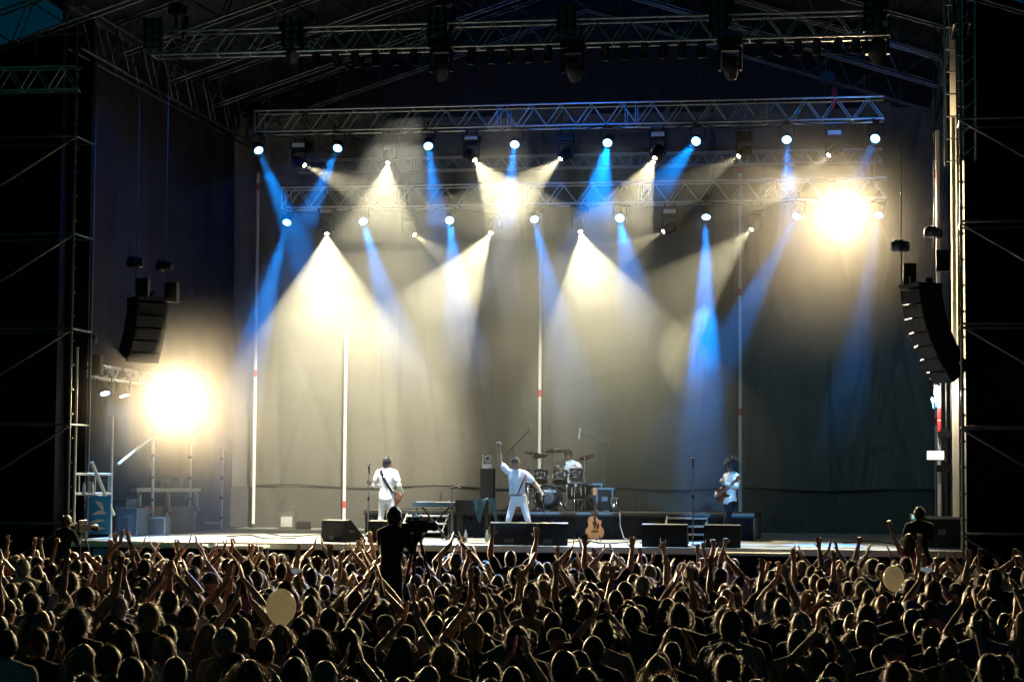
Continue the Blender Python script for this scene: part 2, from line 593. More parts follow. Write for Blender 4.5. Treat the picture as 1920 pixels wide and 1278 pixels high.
# ------------------------------------------------------------------ roof
EZ, RZ, RX = 12.55, 15.45, 0.0
rafY = [-0.5, 2.7, 6.0, 9.3, 12.7]
names = ['frontmost', 'second', 'third', 'fourth', 'rearmost']
for k, Y in enumerate(rafY):
    for s_, side in ((-1, 'left'), (1, 'right')):
        ext = 2.6 if k == 0 else 0.25
        e = Vector((s_ * (9 + ext), Y, EZ - ext * (RZ - EZ) / 9 + 0.36))
        r = Vector((s_ * 0.05, Y, RZ + 0.36))
        truss('roof_rafter', '%s sloping roof truss on the %s slope' % (names[k], side), e, r, 0.28, 0.72, 0.027, 0.016, 0.62,
              'sloping roof trusses', joints=False, mt=M_SHADEROOF if k != 0 else M_STEEL, cross=False)
rc = Thing('roof_canopy', 'dark tarpaulin roof stretched over the gabled stage frame', 'roof')
for s_ in (-1, 1):
    mb = MB()
    vs = []
    for i in range(13):
        x = s_ * 9.9 * i / 12
        for j in range(13):
            y = -0.9 + 14.4 * j / 12
            z = RZ + 0.85 - (RZ - EZ) * abs(x) / 9 + 0.05 * math.sin(j * 1.57)
            vs.append((x, y, z))
    mb.add(vs, [(i * 13 + j, i * 13 + j + 1, (i + 1) * 13 + j + 1, (i + 1) * 13 + j) for i in range(12) for j in range(12)])
    rc.part('tarpaulin', mb, M_TARP, True)
for s_, side in ((-1, 'left'), (1, 'right')):
    truss('eave_truss', 'long %s eave truss running from the front tower to the back' % side, (s_ * 9.05, -0.4, EZ - 0.1),
          (s_ * 9.05, 12.9, EZ - 0.1), 0.3, 0.9, 0.027, 0.015, 0.75, 'eave trusses', joints=False, mt=M_SHADEROOF)
for s_, side in ((-1, 'left'), (1, 'right')):
    for q, xx in enumerate((3.0, 6.0)):
        zz = RZ - (RZ - EZ) * xx / 9 + .2
        t = Thing('purlin', '%s purlin tube under the %s roof slope' % (('inner', 'outer')[q], side), 'roof beam', (s_ * xx, -.4, zz), group='roof purlins')
        t.bar('tube', (0, 0, 0), (0, 13, 0), 0.03, M_SHADEROOF)
        for y in np.arange(0.2, 12.8, 1.6):
            t.bar('strut', (0, y, 0), (0, y + .8, .5), 0.014, M_SHADEROOF, 6)
        t.bar('top_tube', (0, 0, .5), (0, 13, .5), 0.024, M_SHADEROOF)

# ------------------------------------------------------------------ front scaffold towers
for s_, side in ((-1, 'left'), (1, 'right')):
    X0, X1 = s_ * 9.0, s_ * 12.2
    t = Thing('scaffold_tower', 'tall steel scaffold tower flanking the %s of the stage' % side, 'scaffold', (X0, 0, 0), group='front scaffold towers')
    for x in (X0, X1):
        for y in (-0.35, 0.75):
            t.bar('post', (x - X0, y, 0), (x - X0, y, 12.6), 0.03, M_STEEL, 10)
    lv = [at(1803, yy, -0.35).z for yy in (800, 607, 415, 222)] if s_ > 0 else [at(139, yy, -0.35).z for yy in (795, 615, 437, 255)]
    lv = [lv[0] - 2.05] + lv
    for z in lv:
        for y in (-0.35, 0.75):
            t.bar('ledger', (0, y, z), (X1 - X0, y, z), 0.025, M_STEEL)
        for x in (0, X1 - X0):
            t.bar('transom', (x, -0.35, z), (x, 0.75, z), 0.025, M_STEEL, 6)
        t.bar('diagonal_brace', (0, -0.42, z - .05), (X1 - X0, -0.42, z - 2.0), 0.025, M_STEEL)
    mb = MB()
    for z in np.arange(0.9, 12.4, 0.5):
        mb.lathe([(0.034, -.03), (0.048, -.028), (0.048, .028), (.034, .03)], 8, T3(0, -0.35, z))
        mb.box((0.05, -.36, z), (0.05, .03, .03))
    p = t.part('coupler_set', mb, M_STEEL)
    p['kind'] = 'stuff'
    # black scrim behind the scaffold
    d = drape(lambda u, dd, s_=s_: (s_ * (9.12 + u), 0.86 + dd), 0, 9, 0.05, 13.4, 60, 24, 0.05, 60 + s_, 1.2)
    for i, v in enumerate(d.v):
        d.v[i] = (v[0], v[1], min(v[2], 13.05 - (abs(v[0]) - 9) * .322))
    single('scrim', d, M_SCRIM, 'black mesh scrim covering the %s scaffold tower' % side, 'scrim', True, 'tower scrims')
# wing truss at top left, right-hand mast cluster
a = at(-60, 150, -0.3); c = at(146, 148, -0.3)
truss('wing_truss', 'short horizontal truss beside the top of the left tower', (a.x, -0.3, c.z), (c.x, -0.3, c.z), 0.3, 0.48, 0.026, 0.014, 0.3, joints=False)
c2 = at(155, 64, -.4)
t = Thing('handrail', 'short level tube and stubs under the left roof truss', 'rail', (c2.x, -0.45, c2.z))
t.bar('rail', (0, 0, 0), (-1.05, 0, 0), 0.03, M_STEEL)
for x in (-.35, -.98):
    t.bar('stub', (x, 0, -.5), (x, 0, .1), 0.02, M_STEEL, 6)
for k, (px, Y) in enumerate([(1783, 0.9), (1817, 0.2)]):
    a = at(px, 180, Y)
    t = Thing('lattice_mast', '%s upright lattice mast at the top of the right tower' % ('inner', 'outer')[k], 'mast', (a.x, Y, 0))
    for dx in (-.12, .12):
        t.bar('leg', (dx, 0, 9.4), (dx, 0, 13.2), 0.025, M_ALU)
    for j, z in enumerate(np.arange(9.5, 13.0, 0.45)):
        t.bar('rung', (-.12, 0, z), (.12, 0, z + (.2 if k else 0)), 0.018, M_ALU, 6)

# ================================================================== LIGHTING FIXTURES
def wash_light(label, px, py, Y, tgt, power, angle, lens=M_BLUELENS, col=BLUE, rad=0.115, group='blue wash lights', ztruss=None, blend=0.5):
    P = at(px, py, Y)
    d = (Vector(tgt) - P).normalized()
    t = Thing('wash_light', label, 'stage light', P, group=group)
    F = zrot(d).to_4x4()
    mb = MB()
    mb.lathe([(0.05, -.27), (0.09, -.24), (rad + .01, -.12), (rad + .025, -.01), (rad + .03, .02), (rad + .004, .02), (rad + .002, -.004)], 20, F)
    h = t.part('housing', mb, M_BLACK, True)
    mb = MB()
    mb.lathe([(rad * .84, .002), (rad * .7, .008), (rad * .3, .012)], 20, F)
    t.part('lens', mb, lens, True)
    mb = MB()
    mb.lathe([(rad, -.004), (rad * .98, .003), (rad * .845, .004), (rad * .84, -.004)], 20, F)
    t.part('glow_ring', mb, M_GLOWRING, True)  # glowing ring imitates the blue halo round the lens
    mb = MB()
    # yoke: arms either side of the head, up to a crossbar
    w = rad + .05
    zt = 0.3
    mid = F @ Vector((0, 0, -.12))
    mb.tube([mid + Vector((-w, 0, 0)), mid + Vector((-w, 0, zt - .04)), mid + Vector((-w + .04, 0, zt)), mid + Vector((w - .04, 0, zt)),
             mid + Vector((w, 0, zt - .04)), mid + Vector((w, 0, 0))], .016, 6)
    t.part('yoke', mb, M_BLACK, True)
    mb = MB()
    mb.box(mid + Vector((0, 0, zt + .05)), (.16, .14, .1)).tube([mid + Vector((0, 0, zt + .08)), mid + Vector((0, 0, zt + .2))], .025, 6)
    t.part('clamp', mb, M_BLACK)
    if power:
        spot(t.o, F @ Vector((0, 0, .04)), d, power, col, angle, blend, 0.07)
    return t


def moving_head(label, px, py, Y, tgt, power, angle, lens=M_WARMLENS, col=WARM, group='warm moving head spots', panel=True, blend=0.15, scale=1.0, headlen=.3):
    P = at(px, py, Y)          # lens position
    d = (Vector(tgt) - P).normalized()
    t = Thing('moving_head', label, 'stage light', P, group=group)
    F = zrot(d).to_4x4()
    s = scale
    mid = F @ Vector((0, 0, -.2 * s))
    mb = MB()
    mb.lathe([(0.07 * s, -.4 * s), (0.115 * s, -.36 * s), (.13 * s, -.2 * s), (.105 * s, -.06 * s), (.075 * s, 0), (.075 * s, .012), (.052 * s, .012), (.05 * s, -.002)], 16, F)
    h = t.part('head', mb, M_BLACK, True)
    mb = MB()
    mb.lathe([(.05 * s, 0), (.03 * s, .006), (.012 * s, .008)], 14, F)
    t.part('lens', mb, lens, True)
    mb = MB()
    w = .17 * s
    zt = .3 * s
    for q in (-1, 1):
        mb.prism([(-.05 * s, -.06 * s), (.05 * s, -.06 * s), (.07 * s, zt), (-.07 * s, zt)], .045 * s,
                 Matrix.Translation(mid + Vector((q * w, 0, 0))) @ Matrix.Rotation(math.pi / 2, 4, 'Z'))
    mb.box(mid + Vector((0, 0, zt - .02)), (2 * w + .045, .13 * s, .05 * s))
    t.part('yoke', mb, M_BLACK)
    mb = MB()
    mb.box(mid + Vector((0, 0, zt + .1 * s)), (.4 * s, .34 * s, .15 * s)).tube([mid + Vector((-.12, 0, zt + .15)), mid + Vector((-.12, 0, zt + .3))], .022, 6)
    mb.tube([mid + Vector((.12, 0, zt + .15)), mid + Vector((.12, 0, zt + .3))], .022, 6)
    bs = t.part('base', mb, M_BLACK)
    if panel:
        mb = MB()
        mb.box(mid + Vector((.02, -.17 * s - .004, zt + .1 * s)), (.3 * s, .008, .1 * s))
        t.part('display_panel', mb, M_DIMLENS, parent=bs)
    if power:
        spot(t.o, F @ Vector((0, 0, .03)), d, power, col, angle, blend, 0.03)
    return t


# blue wash lights: lens pixel, target pixel, target depth
ub = [(485, 282, 548, 430, 4.6, 1.0), (633, 278, 598, 400, 4.6, .8), (803, 274, 818, 400, 4.4, .8), (965, 271, 925, 350, 4.6, .9),
      (1139, 268, 1152, 440, 3.2, 1.2), (1305, 265, 1265, 315, 4.6, .6), (1475, 262, 1464, 360, 4.6, .9), (1641, 260, 1615, 320, 5.0, .3)]
lb = [(538, 417, 478, 640, 5.6, 1.1), (681, 415, 745, 640, 4.6, .8), (843, 413, 862, 600, 4.5, .7), (1002, 411, 1045, 600, 5.5, .7),
      (1162, 409, 1182, 520, 5.0, .8), (1324, 407, 1320, 690, 5.8, 2.6), (1494, 405, 1395, 590, 6.0, 1.0), (1647, 403, 1608, 640, 6.2, .8)]
CROWD_AIM = {('ub', 1): (-5.5, -5, 1.5), ('ub', 3): (.2, -5, 1.5), ('ub', 4): (1.6, -6, 1.5), ('ub', 6): (6.2, -5, 1.5)}
for k, (px, py, tx, ty, tY, pw) in enumerate(ub):
    wash_light('round blue wash light, %s from the left on the upper rear truss' % ORD[k], px, py, TY2, CROWD_AIM.get(('ub', k)) or at(tx, ty, tY), 9000 * pw * K_BLUE, 17 if k == 4 else 11)
for k, (px, py, tx, ty, tY, pw) in enumerate(lb):
    wash_light('round blue wash light, %s from the left on the lowest truss' % ORD[k], px, py, TY4, at(tx, ty, tY), 9000 * pw * K_BLUE, 11)
uw = [(571, 310, 707, 373, 5.4, .6, 20), (727, 305, 709, 454, 5.0, .8, 44), (890, 300, 980, 420, 5.0, .8, 38), (1051, 298, 936, 394, 5.0, .75, 34),
      (1228, 296, 1160, 430, 5.0, .7, 38), (1385, 293, 1345, 318, 6.1, .12, 26), (1554, 291, 1490, 345, 5.8, .35, 26)]
lw = [(613, 438, 615, 588, 7.0, 1.35, 52), (777, 440, 830, 480, 8.0, .2, 24), (921, 436, 839, 562, 7.0, 1.2, 38), (1088, 434, 1124, 580, 7.0, .9, 48),
      (1244, 434, 1170, 470, 7.8, .35, 26), (1409, 430, 1310, 525, 7.2, .6, 34)]
for k, (px, py, tx, ty, tY, pw, an) in enumerate(uw):
    moving_head('warm white moving head, %s from the left under the upper rear truss' % ORD[k], px, py, TY2, CROWD_AIM.get(('uw', k)) or at(tx, ty, tY), 9000 * pw * K_WARM, an, panel=k in (0, 2, 4, 6))
for k, (px, py, tx, ty, tY, pw, an) in enumerate(lw):
    moving_head('warm white moving head, %s from the left under the lowest truss' % ORD[k], px, py, TY4, CROWD_AIM.get(('lw', k)) or at(tx, ty, tY), 9000 * pw * K_WARM, an, panel=k in (0, 4))


# looped supply cables along the two lamp trusses
for Y, zt, pts, nm in ((TY2, Z2, ub, 'upper rear'), (TY4, Z4, lb, 'lowest')):
    xs = [at(p[0], p[1], Y).x for p in pts]
    cs = []
    for i in range(len(xs) - 1):
        sag = random.uniform(.08, .22)
        for e in np.linspace(0, 1, 12, endpoint=False):
            cs.append((xs[i] + (xs[i + 1] - xs[i]) * e, Y - .3, zt - .27 - sag * 4 * e * (1 - e)))
    cs.append((xs[-1], Y - .3, zt - .27))
    mb = MB(); mb.tube(cs, .014, 6)
    single('supply_cable', mb, M_BLACK, 'black supply cable hanging in loops along the %s truss' % nm, 'cable', True, 'truss cables')


# the two dazzling lamps
def blinder(label, px, py, Y, tgt, power, angle):
    P = at(px, py, Y)
    d = (Vector(tgt) - P).normalized()
    t = Thing('searchlight', label, 'stage light', P)
    F = zrot(d).to_4x4()
    mb = MB()
    mb.lathe([(.06, -.42), (.13, -.4), (.19, -.25), (.2, -.02), (.215, .02), (.185, .02), (.18, -.01)], 24, F)
    t.part('housing', mb, M_BLACK, True)
    mb = MB()
    mb.lathe([(.178, -.004), (.14, .012), (.06, .02)], 24, F)
    t.part('lens', mb, M_HOTLENS, True)
    mid = F @ Vector((0, 0, -.2))
    mb = MB()
    mb.tube([mid + Vector((-.24, 0, 0)), mid + Vector((-.24, 0, .3)), mid + Vector((.24, 0, .3)), mid + Vector((.24, 0, 0))], .016, 6)
    mb.tube([mid + Vector((0, 0, .3)), mid + Vector((0, 0, .5))], .02, 6)
    t.part('yoke', mb, M_BLACK)
    spot(t.o, F @ Vector((0, 0, .05)), d, power, (1.0, 0.75, 0.41), angle, 1.0, 0.1)
    return t


blinder('dazzling warm searchlight hanging at the right end of the lowest truss', 1585, 392, TY4 - .4, (5.0, -26, 2), 34000 * K_BLIND, 70)
blinder('dazzling warm searchlight on the left wing truss', 322, 745, 4.0, (4.0, -26, 2), 52000 * K_BLIND, 70)

# left wing truss with two oval lamps
a = at(140, 690, 1.2); c = at(300, 703, 5.0)
truss('wing_truss', 'small lattice truss in the left wing beside the searchlight', (a.x, a.y, a.z), (c.x, c.y, a.z - .1), 0.25, 0.27, 0.02, 0.011, 0.2, joints=False)
for k, (px, py, Y) in enumerate([(197, 737, 2.2), (233, 741, 2.9)]):
    P = at(px, py, Y)
    wash_light('%s oval pale blue side lamp under the left wing truss' % ('left', 'right')[k], px, py, Y, P + Vector((.9, -.9 + .5 * k, -2.4)), 900, 70, rad=.12,
               col=(.3, .62, 1), group='left wing side lamps', lens=mat('pale_lens', (.8, .85, 1), .3, emit=(.75, .87, 1), estr=10))

# front truss: par cans, unlit moving heads, eight-cell blinders
heads = [548, 828, 1080, 1372, 1642]
FRONT_T = {}
k = 0
for px in range(596, 1625, 36):
    if any(abs(px - h) < 34 for h in heads):
        continue
    P = at(px, 104, TY1)
    P.z = Z1 - 0.45
    t = Thing('par_can', 'par can, %s from the left under the front truss' % ORD[k], 'stage light', P, group='par cans under the front truss')
    tg = Vector((P.x * .75 + random.uniform(-1.5, 1.5), random.uniform(3, 7), SZ + 1))
    d = (tg - P).normalized()
    F = zrot(d).to_4x4()
    mb = MB()
    mb.lathe([(.03, -.24), (.06, -.22), (.085, -.12), (.088, .1), (.1, .1), (.1, .125), (.08, .125), (.078, .02)], 14, F)
    t.part('can', mb, M_CAN, True)
    mb = MB()
    mb.lathe([(.076, .03), (.03, .045)], 14, F)
    t.part('lens', mb, M_DARKGLASS, True)
    mb = MB()
    mb.tube([(-.12, 0, 0), (-.12, 0, .16), (.12, 0, .16), (.12, 0, 0)], .01, 6).tube([(0, 0, .16), (0, 0, .26)], .014, 6)
    t.part('yoke', mb, M_BLACK)
    FRONT_T[px] = (t, P, F)
    k += 1
for k, h in enumerate(heads):
    py = (118, 150, 152, 148, 118)[k]
    moving_head('large unlit moving head, %s from the left on the front truss' % ORD[k], h, py, TY1, at(h, py, TY1) + Vector((random.uniform(-.5, .5), 1.2, -2.5)), 0, 0,
                lens=M_DARKGLASS, group='unlit moving heads on the front truss', panel=k == 4, scale=1.25)
for k, (px, py) in enumerate([(286, 62), (546, 60), (820, 42), (1062, 36), (1347, 28), (1637, 30)]):
    P = at(px, py, TY1 - .38)
    t = Thing('blinder_bank', 'unlit eight-cell blinder bank, %s from the left on the front truss' % ORD[k], 'stage light', P, group='blinder banks on the front truss')
    mb = MB()
    mb.box((0, .06, 0), (.34, .1, .64)).box((-.18, .03, 0), (.02, .16, .66)).box((.18, .03, 0), (.02, .16, .66))
    mb.tube([(0, .1, .2), (0, .3, .2)], .02, 6)
    t.part('frame', mb, M_BLACK)
    for i in (-1, 1):
        for j in range(4):
            mb = MB()
            mb.lathe([(.074, 0), (.078, .02), (.07, .025), (.066, .004), (.03, -.02), (.008, -.022)], 14,
                     T3(i * .08, 0, -.23 + j * .155) @ Matrix.Rotation(math.pi / 2, 4, 'X'))
            t.part('lamp_cell', mb, M_CAN, True)

# front wash from the par cans, plus added blue tints on the cloths
def lit(px, tgt, power, angle, col):
    kx = min(FRONT_T, key=lambda q: abs(q - px))
    t, P, F = FRONT_T[kx]
    d = (Vector(tgt) - P).normalized()
    spot(t.o, (zrot(d).to_4x4() @ Vector((0, 0, .16))), d, power, col, angle, .6, .06)


# ================================================================== WING LAMPS, RIGHT
P = at(1757, 728, 1.6)
t = Thing('work_lamp', 'small bright bare lamp hanging on the right wing pole', 'lamp', P)
mb = MB(); mb.lathe([(.02, .16), (.06, .12), (.07, .06), (.075, .05)], 12); mb.box((0, 0, .2), (.3, .08, .02))
t.part('shade', mb, M_STEEL, True)
mb = MB(); mb.lathe([(.02, .06), (.05, .02), (.055, -.06), (.04, -.2), (.015, -.24)], 12)
t.part('bulb', mb, mat('bulb', (1, .95, .85), .3, emit=(1, .93, .8), estr=40), True)
for i in range(3):
    mb = MB(); x = -.12 + i * .055; mb.tube([(x + .015, 0, -.18), (x + .05, 0, -.4 + i * .03)], .013, 6)
    t.part('tube_lamp', mb, mat('tube_blue', (.2, .6, 1), .3, emit=(.2, .65, 1), estr=4), True)
pl = bpy.data.lights.new('lamp', 'POINT'); pl.energy = 120; pl.color = (1, .9, .72); pl.shadow_soft_size = .05
po = bpy.data.objects.new('lamp', pl); COL.objects.link(po); po.parent = t.o; po.location = (-.12, -.1, -.1)
P = at(1755, 853, 1.6)
t = Thing('strip_lamp', 'bright white box lamp low in the right wing', 'lamp', P)
mb = MB(); mb.box((0, .05, 0), (.36, .08, .2))
t.part('housing', mb, M_BLACK)
mb = MB(); mb.box((-.01, 0, 0), (.33, .012, .17))
t.part('diffuser', mb, mat('strip_white', (1, .95, .85), .4, emit=(1, .92, .78), estr=3.0))
mb = MB(); mb.tube([(0, .05, -.1), (0, .05, SZ - P.z + .02)], .02, 8)
t.part('stand', mb, M_STEEL)
# wing pole with red bands and clamped boxes
f = at(1762, 900, 2.0)
t = Thing('wing_pole', 'white and red banded pole with clamped gear in the right wing', 'pole', (f.x, f.y, SZ))
t.bar('pole', (0, 0, 0), (0, 0, 8.5), 0.04, M_WHITE, 10)
for py in (550, 775, 800):
    z = at(1762, py, 2.0).z - SZ
    t.bar('red_band', (0, 0, z - .12), (0, 0, z + .12), .043, M_RED, 10)
for py, sx in ((815, .3), (878, .36), (655, .3)):
    z = at(1762, py, 2.0).z - SZ
    mb = MB(); mb.box((.12, 0, z), (sx, .2, .14)).box((.1, .0, z + .1), (.16, .16, .08))
    t.part('clamped_box', mb, M_BLACK)
for dx in (.14, .24):
    t.bar('side_tube', (dx, .1, 0), (dx, .1, 3.4), .018, M_STEEL)


# ================================================================== PA ARRAYS
def line_array(label, ptop, yaw, n, w, h0, curve, top_tilt, group):
    t = Thing('line_array', label, 'loudspeaker', ptop, group=group)
    Rz = Matrix.Rotation(yaw, 4, 'Z')
    mb = MB(); mb.box((0, 0, .05), (w, .55, .08), Rz).box((0, -.2, .14), (.08, .1, .16), Rz).box((0, .2, .14), (.08, .1, .16), Rz)
    t.part('bumper_frame', mb, M_BLACK)
    p = Vector((0, 0, 0)); ang = top_tilt
    for i in range(n):
        Rx = Rz @ Matrix.Translation(p) @ Matrix.Rotation(ang, 4, 'X')
        mb = MB()
        mb.prism([(-w / 2, -h0), (w / 2, -h0), (w / 2, 0), (-w / 2, 0)], .5, Rx)
        c = t.part('cabinet', mb, M_BLACK)
        mb = MB(); mb.box((0, -.258, -h0 / 2), (w - .05, .012, h0 - .03), Rx)
        t.part('grille', mb, M_GRILLE, parent=c)
        p = p + Matrix.Rotation(ang, 3, 'X') @ Vector((0, 0, -h0 - .006))
        ang += curve
    return t


P = at(278, 566, 0.6)
line_array('tall loudspeaker column hanging in the left wing, pale in the glare', P, R(46), 5, .72, .24, R(6), R(8), 'hanging loudspeaker columns')
P = at(1726, 541, 0.3)
line_array('tall black loudspeaker column hanging in the right wing', P, R(-58), 7, .7, .26, R(5), R(8), 'hanging loudspeaker columns')
for k, (px, py, Y, lab) in enumerate([(256, 492, 1.0, 'chain hoist with box above the left loudspeaker column'), (310, 500, 1.2, 'second chain hoist above the left loudspeaker column'),
                                      (1690, 462, .4, 'grey chain hoist above the right loudspeaker column'), (1752, 437, .5, 'chain hoist beside the right leg drape'),
                                      (168, 636, 1.2, 'chain hoist above the left wing truss')]):
    P = at(px, py, Y)
    t = Thing('chain_hoist', lab, 'hoist', P, group='wing chain hoists')
    t.bar('chain', (0, 0, .1), (0, 0, 12.3 - P.z), .012, M_STEEL, 5)
    t.bar('lower_chain', (0, 0, -1.0), (0, 0, 0), .016, M_STEEL, 5)
    mb = MB(); mb.lathe([(.06, -.2), (.1, -.18), (.11, .1), (.08, .16)], 12, Matrix.Rotation(math.pi / 2, 4, 'Y')); mb.box((-.05, -.02, .02), (.18, .22, .2))
    t.part('motor', mb, M_STEEL if k in (2, 3) else M_BLACK, True)
    mb = MB(); mb.box((.16, 0, -.55), (.26, .18, .42))
    t.part('chain_bag', mb, M_BLACK)

# ================================================================== LEFT WING SCAFFOLD AND GEAR
X0 = -9.05
t = Thing('wing_scaffold', 'lit scaffold bay with white guard rails at the left stage edge', 'scaffold', (X0, 0, SZ))
pA = at(138, 1000, 0.1); pB = at(207, 1000, 1.6)
A = t.L(pA); B = t.L(pB); A.z = B.z = 0
t.bar('post', A, A + Vector((0, 0, 4)), .03, M_WHITE, 10); t.bar('post', B, B + Vector((0, 0, 2.6)), .03, M_WHITE, 10)
for py in (888, 925):
    z = at(138, py, .1).z - SZ
    t.bar('guard_rail', A + Vector((0, 0, z)), B + Vector((0, 0, z)), .03, M_WHITE, 10)
for e in (.12, .55, .92):
    q = A.lerp(B, e)
    t.bar('stub_post', q + Vector((0, 0, at(138, 925, .1).z - SZ)), q + Vector((0, 0, at(138, 888, .1).z - SZ)), .016, M_WHITE, 8)
a = t.L(at(172, 866, .6)); c = t.L(at(213, 965, 1.2))
t.bar('diagonal_tube', a, c, .04, M_WHITE, 10)
for k, px in enumerate((285, 355, 415)):
    Y = 13 * (1 - (473 - px) / 335) ** 1.05 if px < 473 else 13
    Y = [4.6, 7.6, 10.4][k]
    f = at(px, 998, Y)
    t = Thing('wing_post', 'pale scaffold post with couplers, %s from the left in the left wing' % ORD[k], 'post', (f.x, f.y, SZ), group='left wing posts')
    zt = at(px, (815, 830, 840)[k], Y).z - SZ
    t.bar('tube', (0, 0, 0), (0, 0, zt), .035, M_WHITE, 10)
    for z in np.arange(.3, zt, .5):
        mb = MB(); mb.lathe([(.037, -.03), (.07, -.025), (.07, .025), (.037, .03)], 10, T3(0, 0, z))
        t.part('coupler', mb, M_STEEL)
    if k == 0:
        t.bar('diagonal_tube', (0, 0, zt), t.L(at(222, 870, 2.4)) , .03, M_WHITE, 8)
        t.bar('red_rail', (0, 0, .62), (-.75, -.4, .62), .03, M_RED, 8)
    if k == 2:
        t.bar('foot_arm', (0, 0, .15), (-.5, 0, .15), .03, M_WHITE, 8)

# blue banner with white leaf print
c = at(172, 965, 0.9)
zt_ = at(172, 930, .9).z; zb_ = at(172, 1001, .9).z
wd = at(208, 965, .9).x - at(140, 965, .9).x
t = Thing('blue_banner', 'blue banner printed with white leaf shapes at the left stage edge', 'banner', (c.x, .95, zb_))
H = zt_ - zb_ + .02
mb = MB(); mb.box((0, 0, H / 2), (wd, .01, H))
t.part('cloth', mb, M_BLUEB)
def leaf(cx, cz, ln, wd_, ang, bend=.3):
    pts = []
    for i in range(11):
        e = i / 10
        pts.append((e * ln, wd_ * math.sin(math.pi * e) ** .8 + bend * ln * e * (1 - e)))
    for i in range(9, 0, -1):
        e = i / 10
        pts.append((e * ln, -wd_ * .4 * math.sin(math.pi * e) + bend * ln * e * (1 - e)))
    ca, sa = math.cos(ang), math.sin(ang)
    return [(cx + x * ca - z * sa, cz + x * sa + z * ca) for x, z in pts]
for (cx, cz, ln, w_, an) in [(-.3, .62, .3, .06, .6), (.05, .7, .3, .07, -.9), (-.28, .35, .34, .08, 1.1), (.0, .4, .33, .06, .1), (-.1, .18, .4, .05, .25), (-.08, .04, .4, .04, .2)]:
    mb = MB(); mb.prism(leaf(cx, cz, ln, w_, an), .004, T3(0, -.009, 0))
    t.part('leaf_print', mb, M_WHITEB)
b2 = at(205, 1035, -.4)
mb = MB(); mb.box((0, 0, 0), (.5, .02, .7))
o = single('lower_banner', mb, M_BLUEB, 'strip of blue banner hanging below the left stage edge', 'banner'); o.location = (b2.x - .1, -.4, SZ - .5)
# bottles on the rail shelf
for k, px in enumerate((157, 168, 173)):
    p = at(px, 924, .5)
    mb = MB(); mb.lathe([(.03, 0), (.035, .02), (.035, .15), (.014, .2), (.014, .23)], 10)
    o = single('bottle', mb, M_WHITEP, 'small pale bottle, %s on the left guard rail shelf' % ('leftmost', 'middle', 'rightmost')[k], 'bottle', True, 'rail shelf bottles'); o.location = p
q = at(166, 926, .5)
mb = MB(); mb.box((0, 0, -.02), (.5, .3, .02))
o = single('rail_shelf', mb, M_TABLE, 'narrow shelf board on the left guard rails', 'shelf'); o.location = q
# flight case + table
def flight_case(label, x, y, z, w, d, h, rz=0, m=M_CASE, M_ALU=M_ALU):
    t = Thing('flight_case', label, 'case', (x, y, z), rz, 'flight cases')
    mb = MB(); mb.box((0, 0, h / 2), (w, d, h)); t.part('panel_box', mb, m)
    for i in (-1, 1):
        for j in (-1, 1):
            mb = MB(); mb.box((i * w / 2, j * d / 2, h / 2), (.04, .04, h + .01)); t.part('edge_strip', mb, M_ALU)
    for zz in (0.005, h):
        for j in (-1, 1):
            mb = MB(); mb.box((0, j * d / 2, zz), (w, .045, .045)); t.part('edge_strip', mb, M_ALU)
    mb = MB(); mb.box((0, -d / 2 - .01, h * .55), (.14, .02, .1)); t.part('latch', mb, M_STEEL)
    return t
g = G(232, 1002); flight_case('blue grey flight case with alloy edges beside the banner', g.x, g.y, SZ, .42, .5, .82, R(-12))
g = at(246, 1000, 3.6); flight_case('small blue rack case between the flight case and the work table', g.x, 3.6, SZ, .5, .5, .62, R(-8))
g = at(262, 1000, 4.2); flight_case('low pale edged case under the left end of the work table', g.x + .3, 4.3, SZ, .6, .45, .4, R(5))
g = G(1722, 1012); flight_case('black equipment case at the right stage edge', at(1765, 990, .9).x, .9, SZ, .75, .6, .62, 0, M_BLACK)
g = at(540, 985, 11.0)
t = Thing('amplifier', 'small amplifier with a box on top by the left backdrop', 'amplifier', (g.x, 11.0, SZ))
mb = MB(); mb.box((0, 0, .22), (.42, .3, .44)); t.part('cabinet', mb, M_GREYCLOTH)
mb = MB(); mb.box((0, -.155, .2), (.3, .012, .26)); t.part('front_panel', mb, M_WHITEP)
mb = MB(); mb.box((0, 0, .5), (.3, .24, .12)).tube([(-.05, 0, .56), (-.05, 0, .68), (.06, 0, .68), (.06, 0, .56)], .02, 6); t.part('top_unit', mb, M_ALU)
mb = MB(); mb.box((.42, 0, .1), (.3, .3, .2)); t.part('case', mb, M_BLACK)
a = at(252, 918, 5.2); c = at(372, 918, 7.2)
t = Thing('work_table', 'long pale table with hanging cloth and clamps in the left wing', 'table', (a.x, a.y, SZ))
d_ = Vector((c.x - a.x, c.y - a.y, 0)); Ln = d_.length; ang = math.atan2(d_.y, d_.x)
Rz = Matrix.Rotation(ang, 4, 'Z')
zt_ = a.z - SZ
mb = MB(); mb.box((Ln / 2, .3, zt_), (Ln, .75, .09), Rz); t.part('table_top', mb, M_TABLE)
for e in (.06, .5, .95):
    mb = MB(); mb.tube([(Ln * e, 0, 0), (Ln * e, 0, zt_)], .03, 8, Rz); t.part('leg', mb, M_WHITE, True)
    mb = MB(); mb.tube([(Ln * e, -.06, zt_ - .4), (Ln * e, -.06, zt_ - .1)], .03, 8, Rz).box((Ln * e, -.08, zt_ - .46), (.12, .08, .09), Rz); t.part('clamp', mb, M_ALU)
vs = []
for i in range(41):
    x = Ln * (i / 40); y = .02 + .05 * math.sin(i * .8) + .03 * math.sin(i * 2.1)
    vs += [(x, y, .02), (x, y * .5, zt_ * .62)]
mb = MB(); mb.add(vs, [(2 * i, 2 * i + 2, 2 * i + 3, 2 * i + 1) for i in range(40)], Rz); t.part('hanging_cloth', mb, M_GREYCLOTH, True)
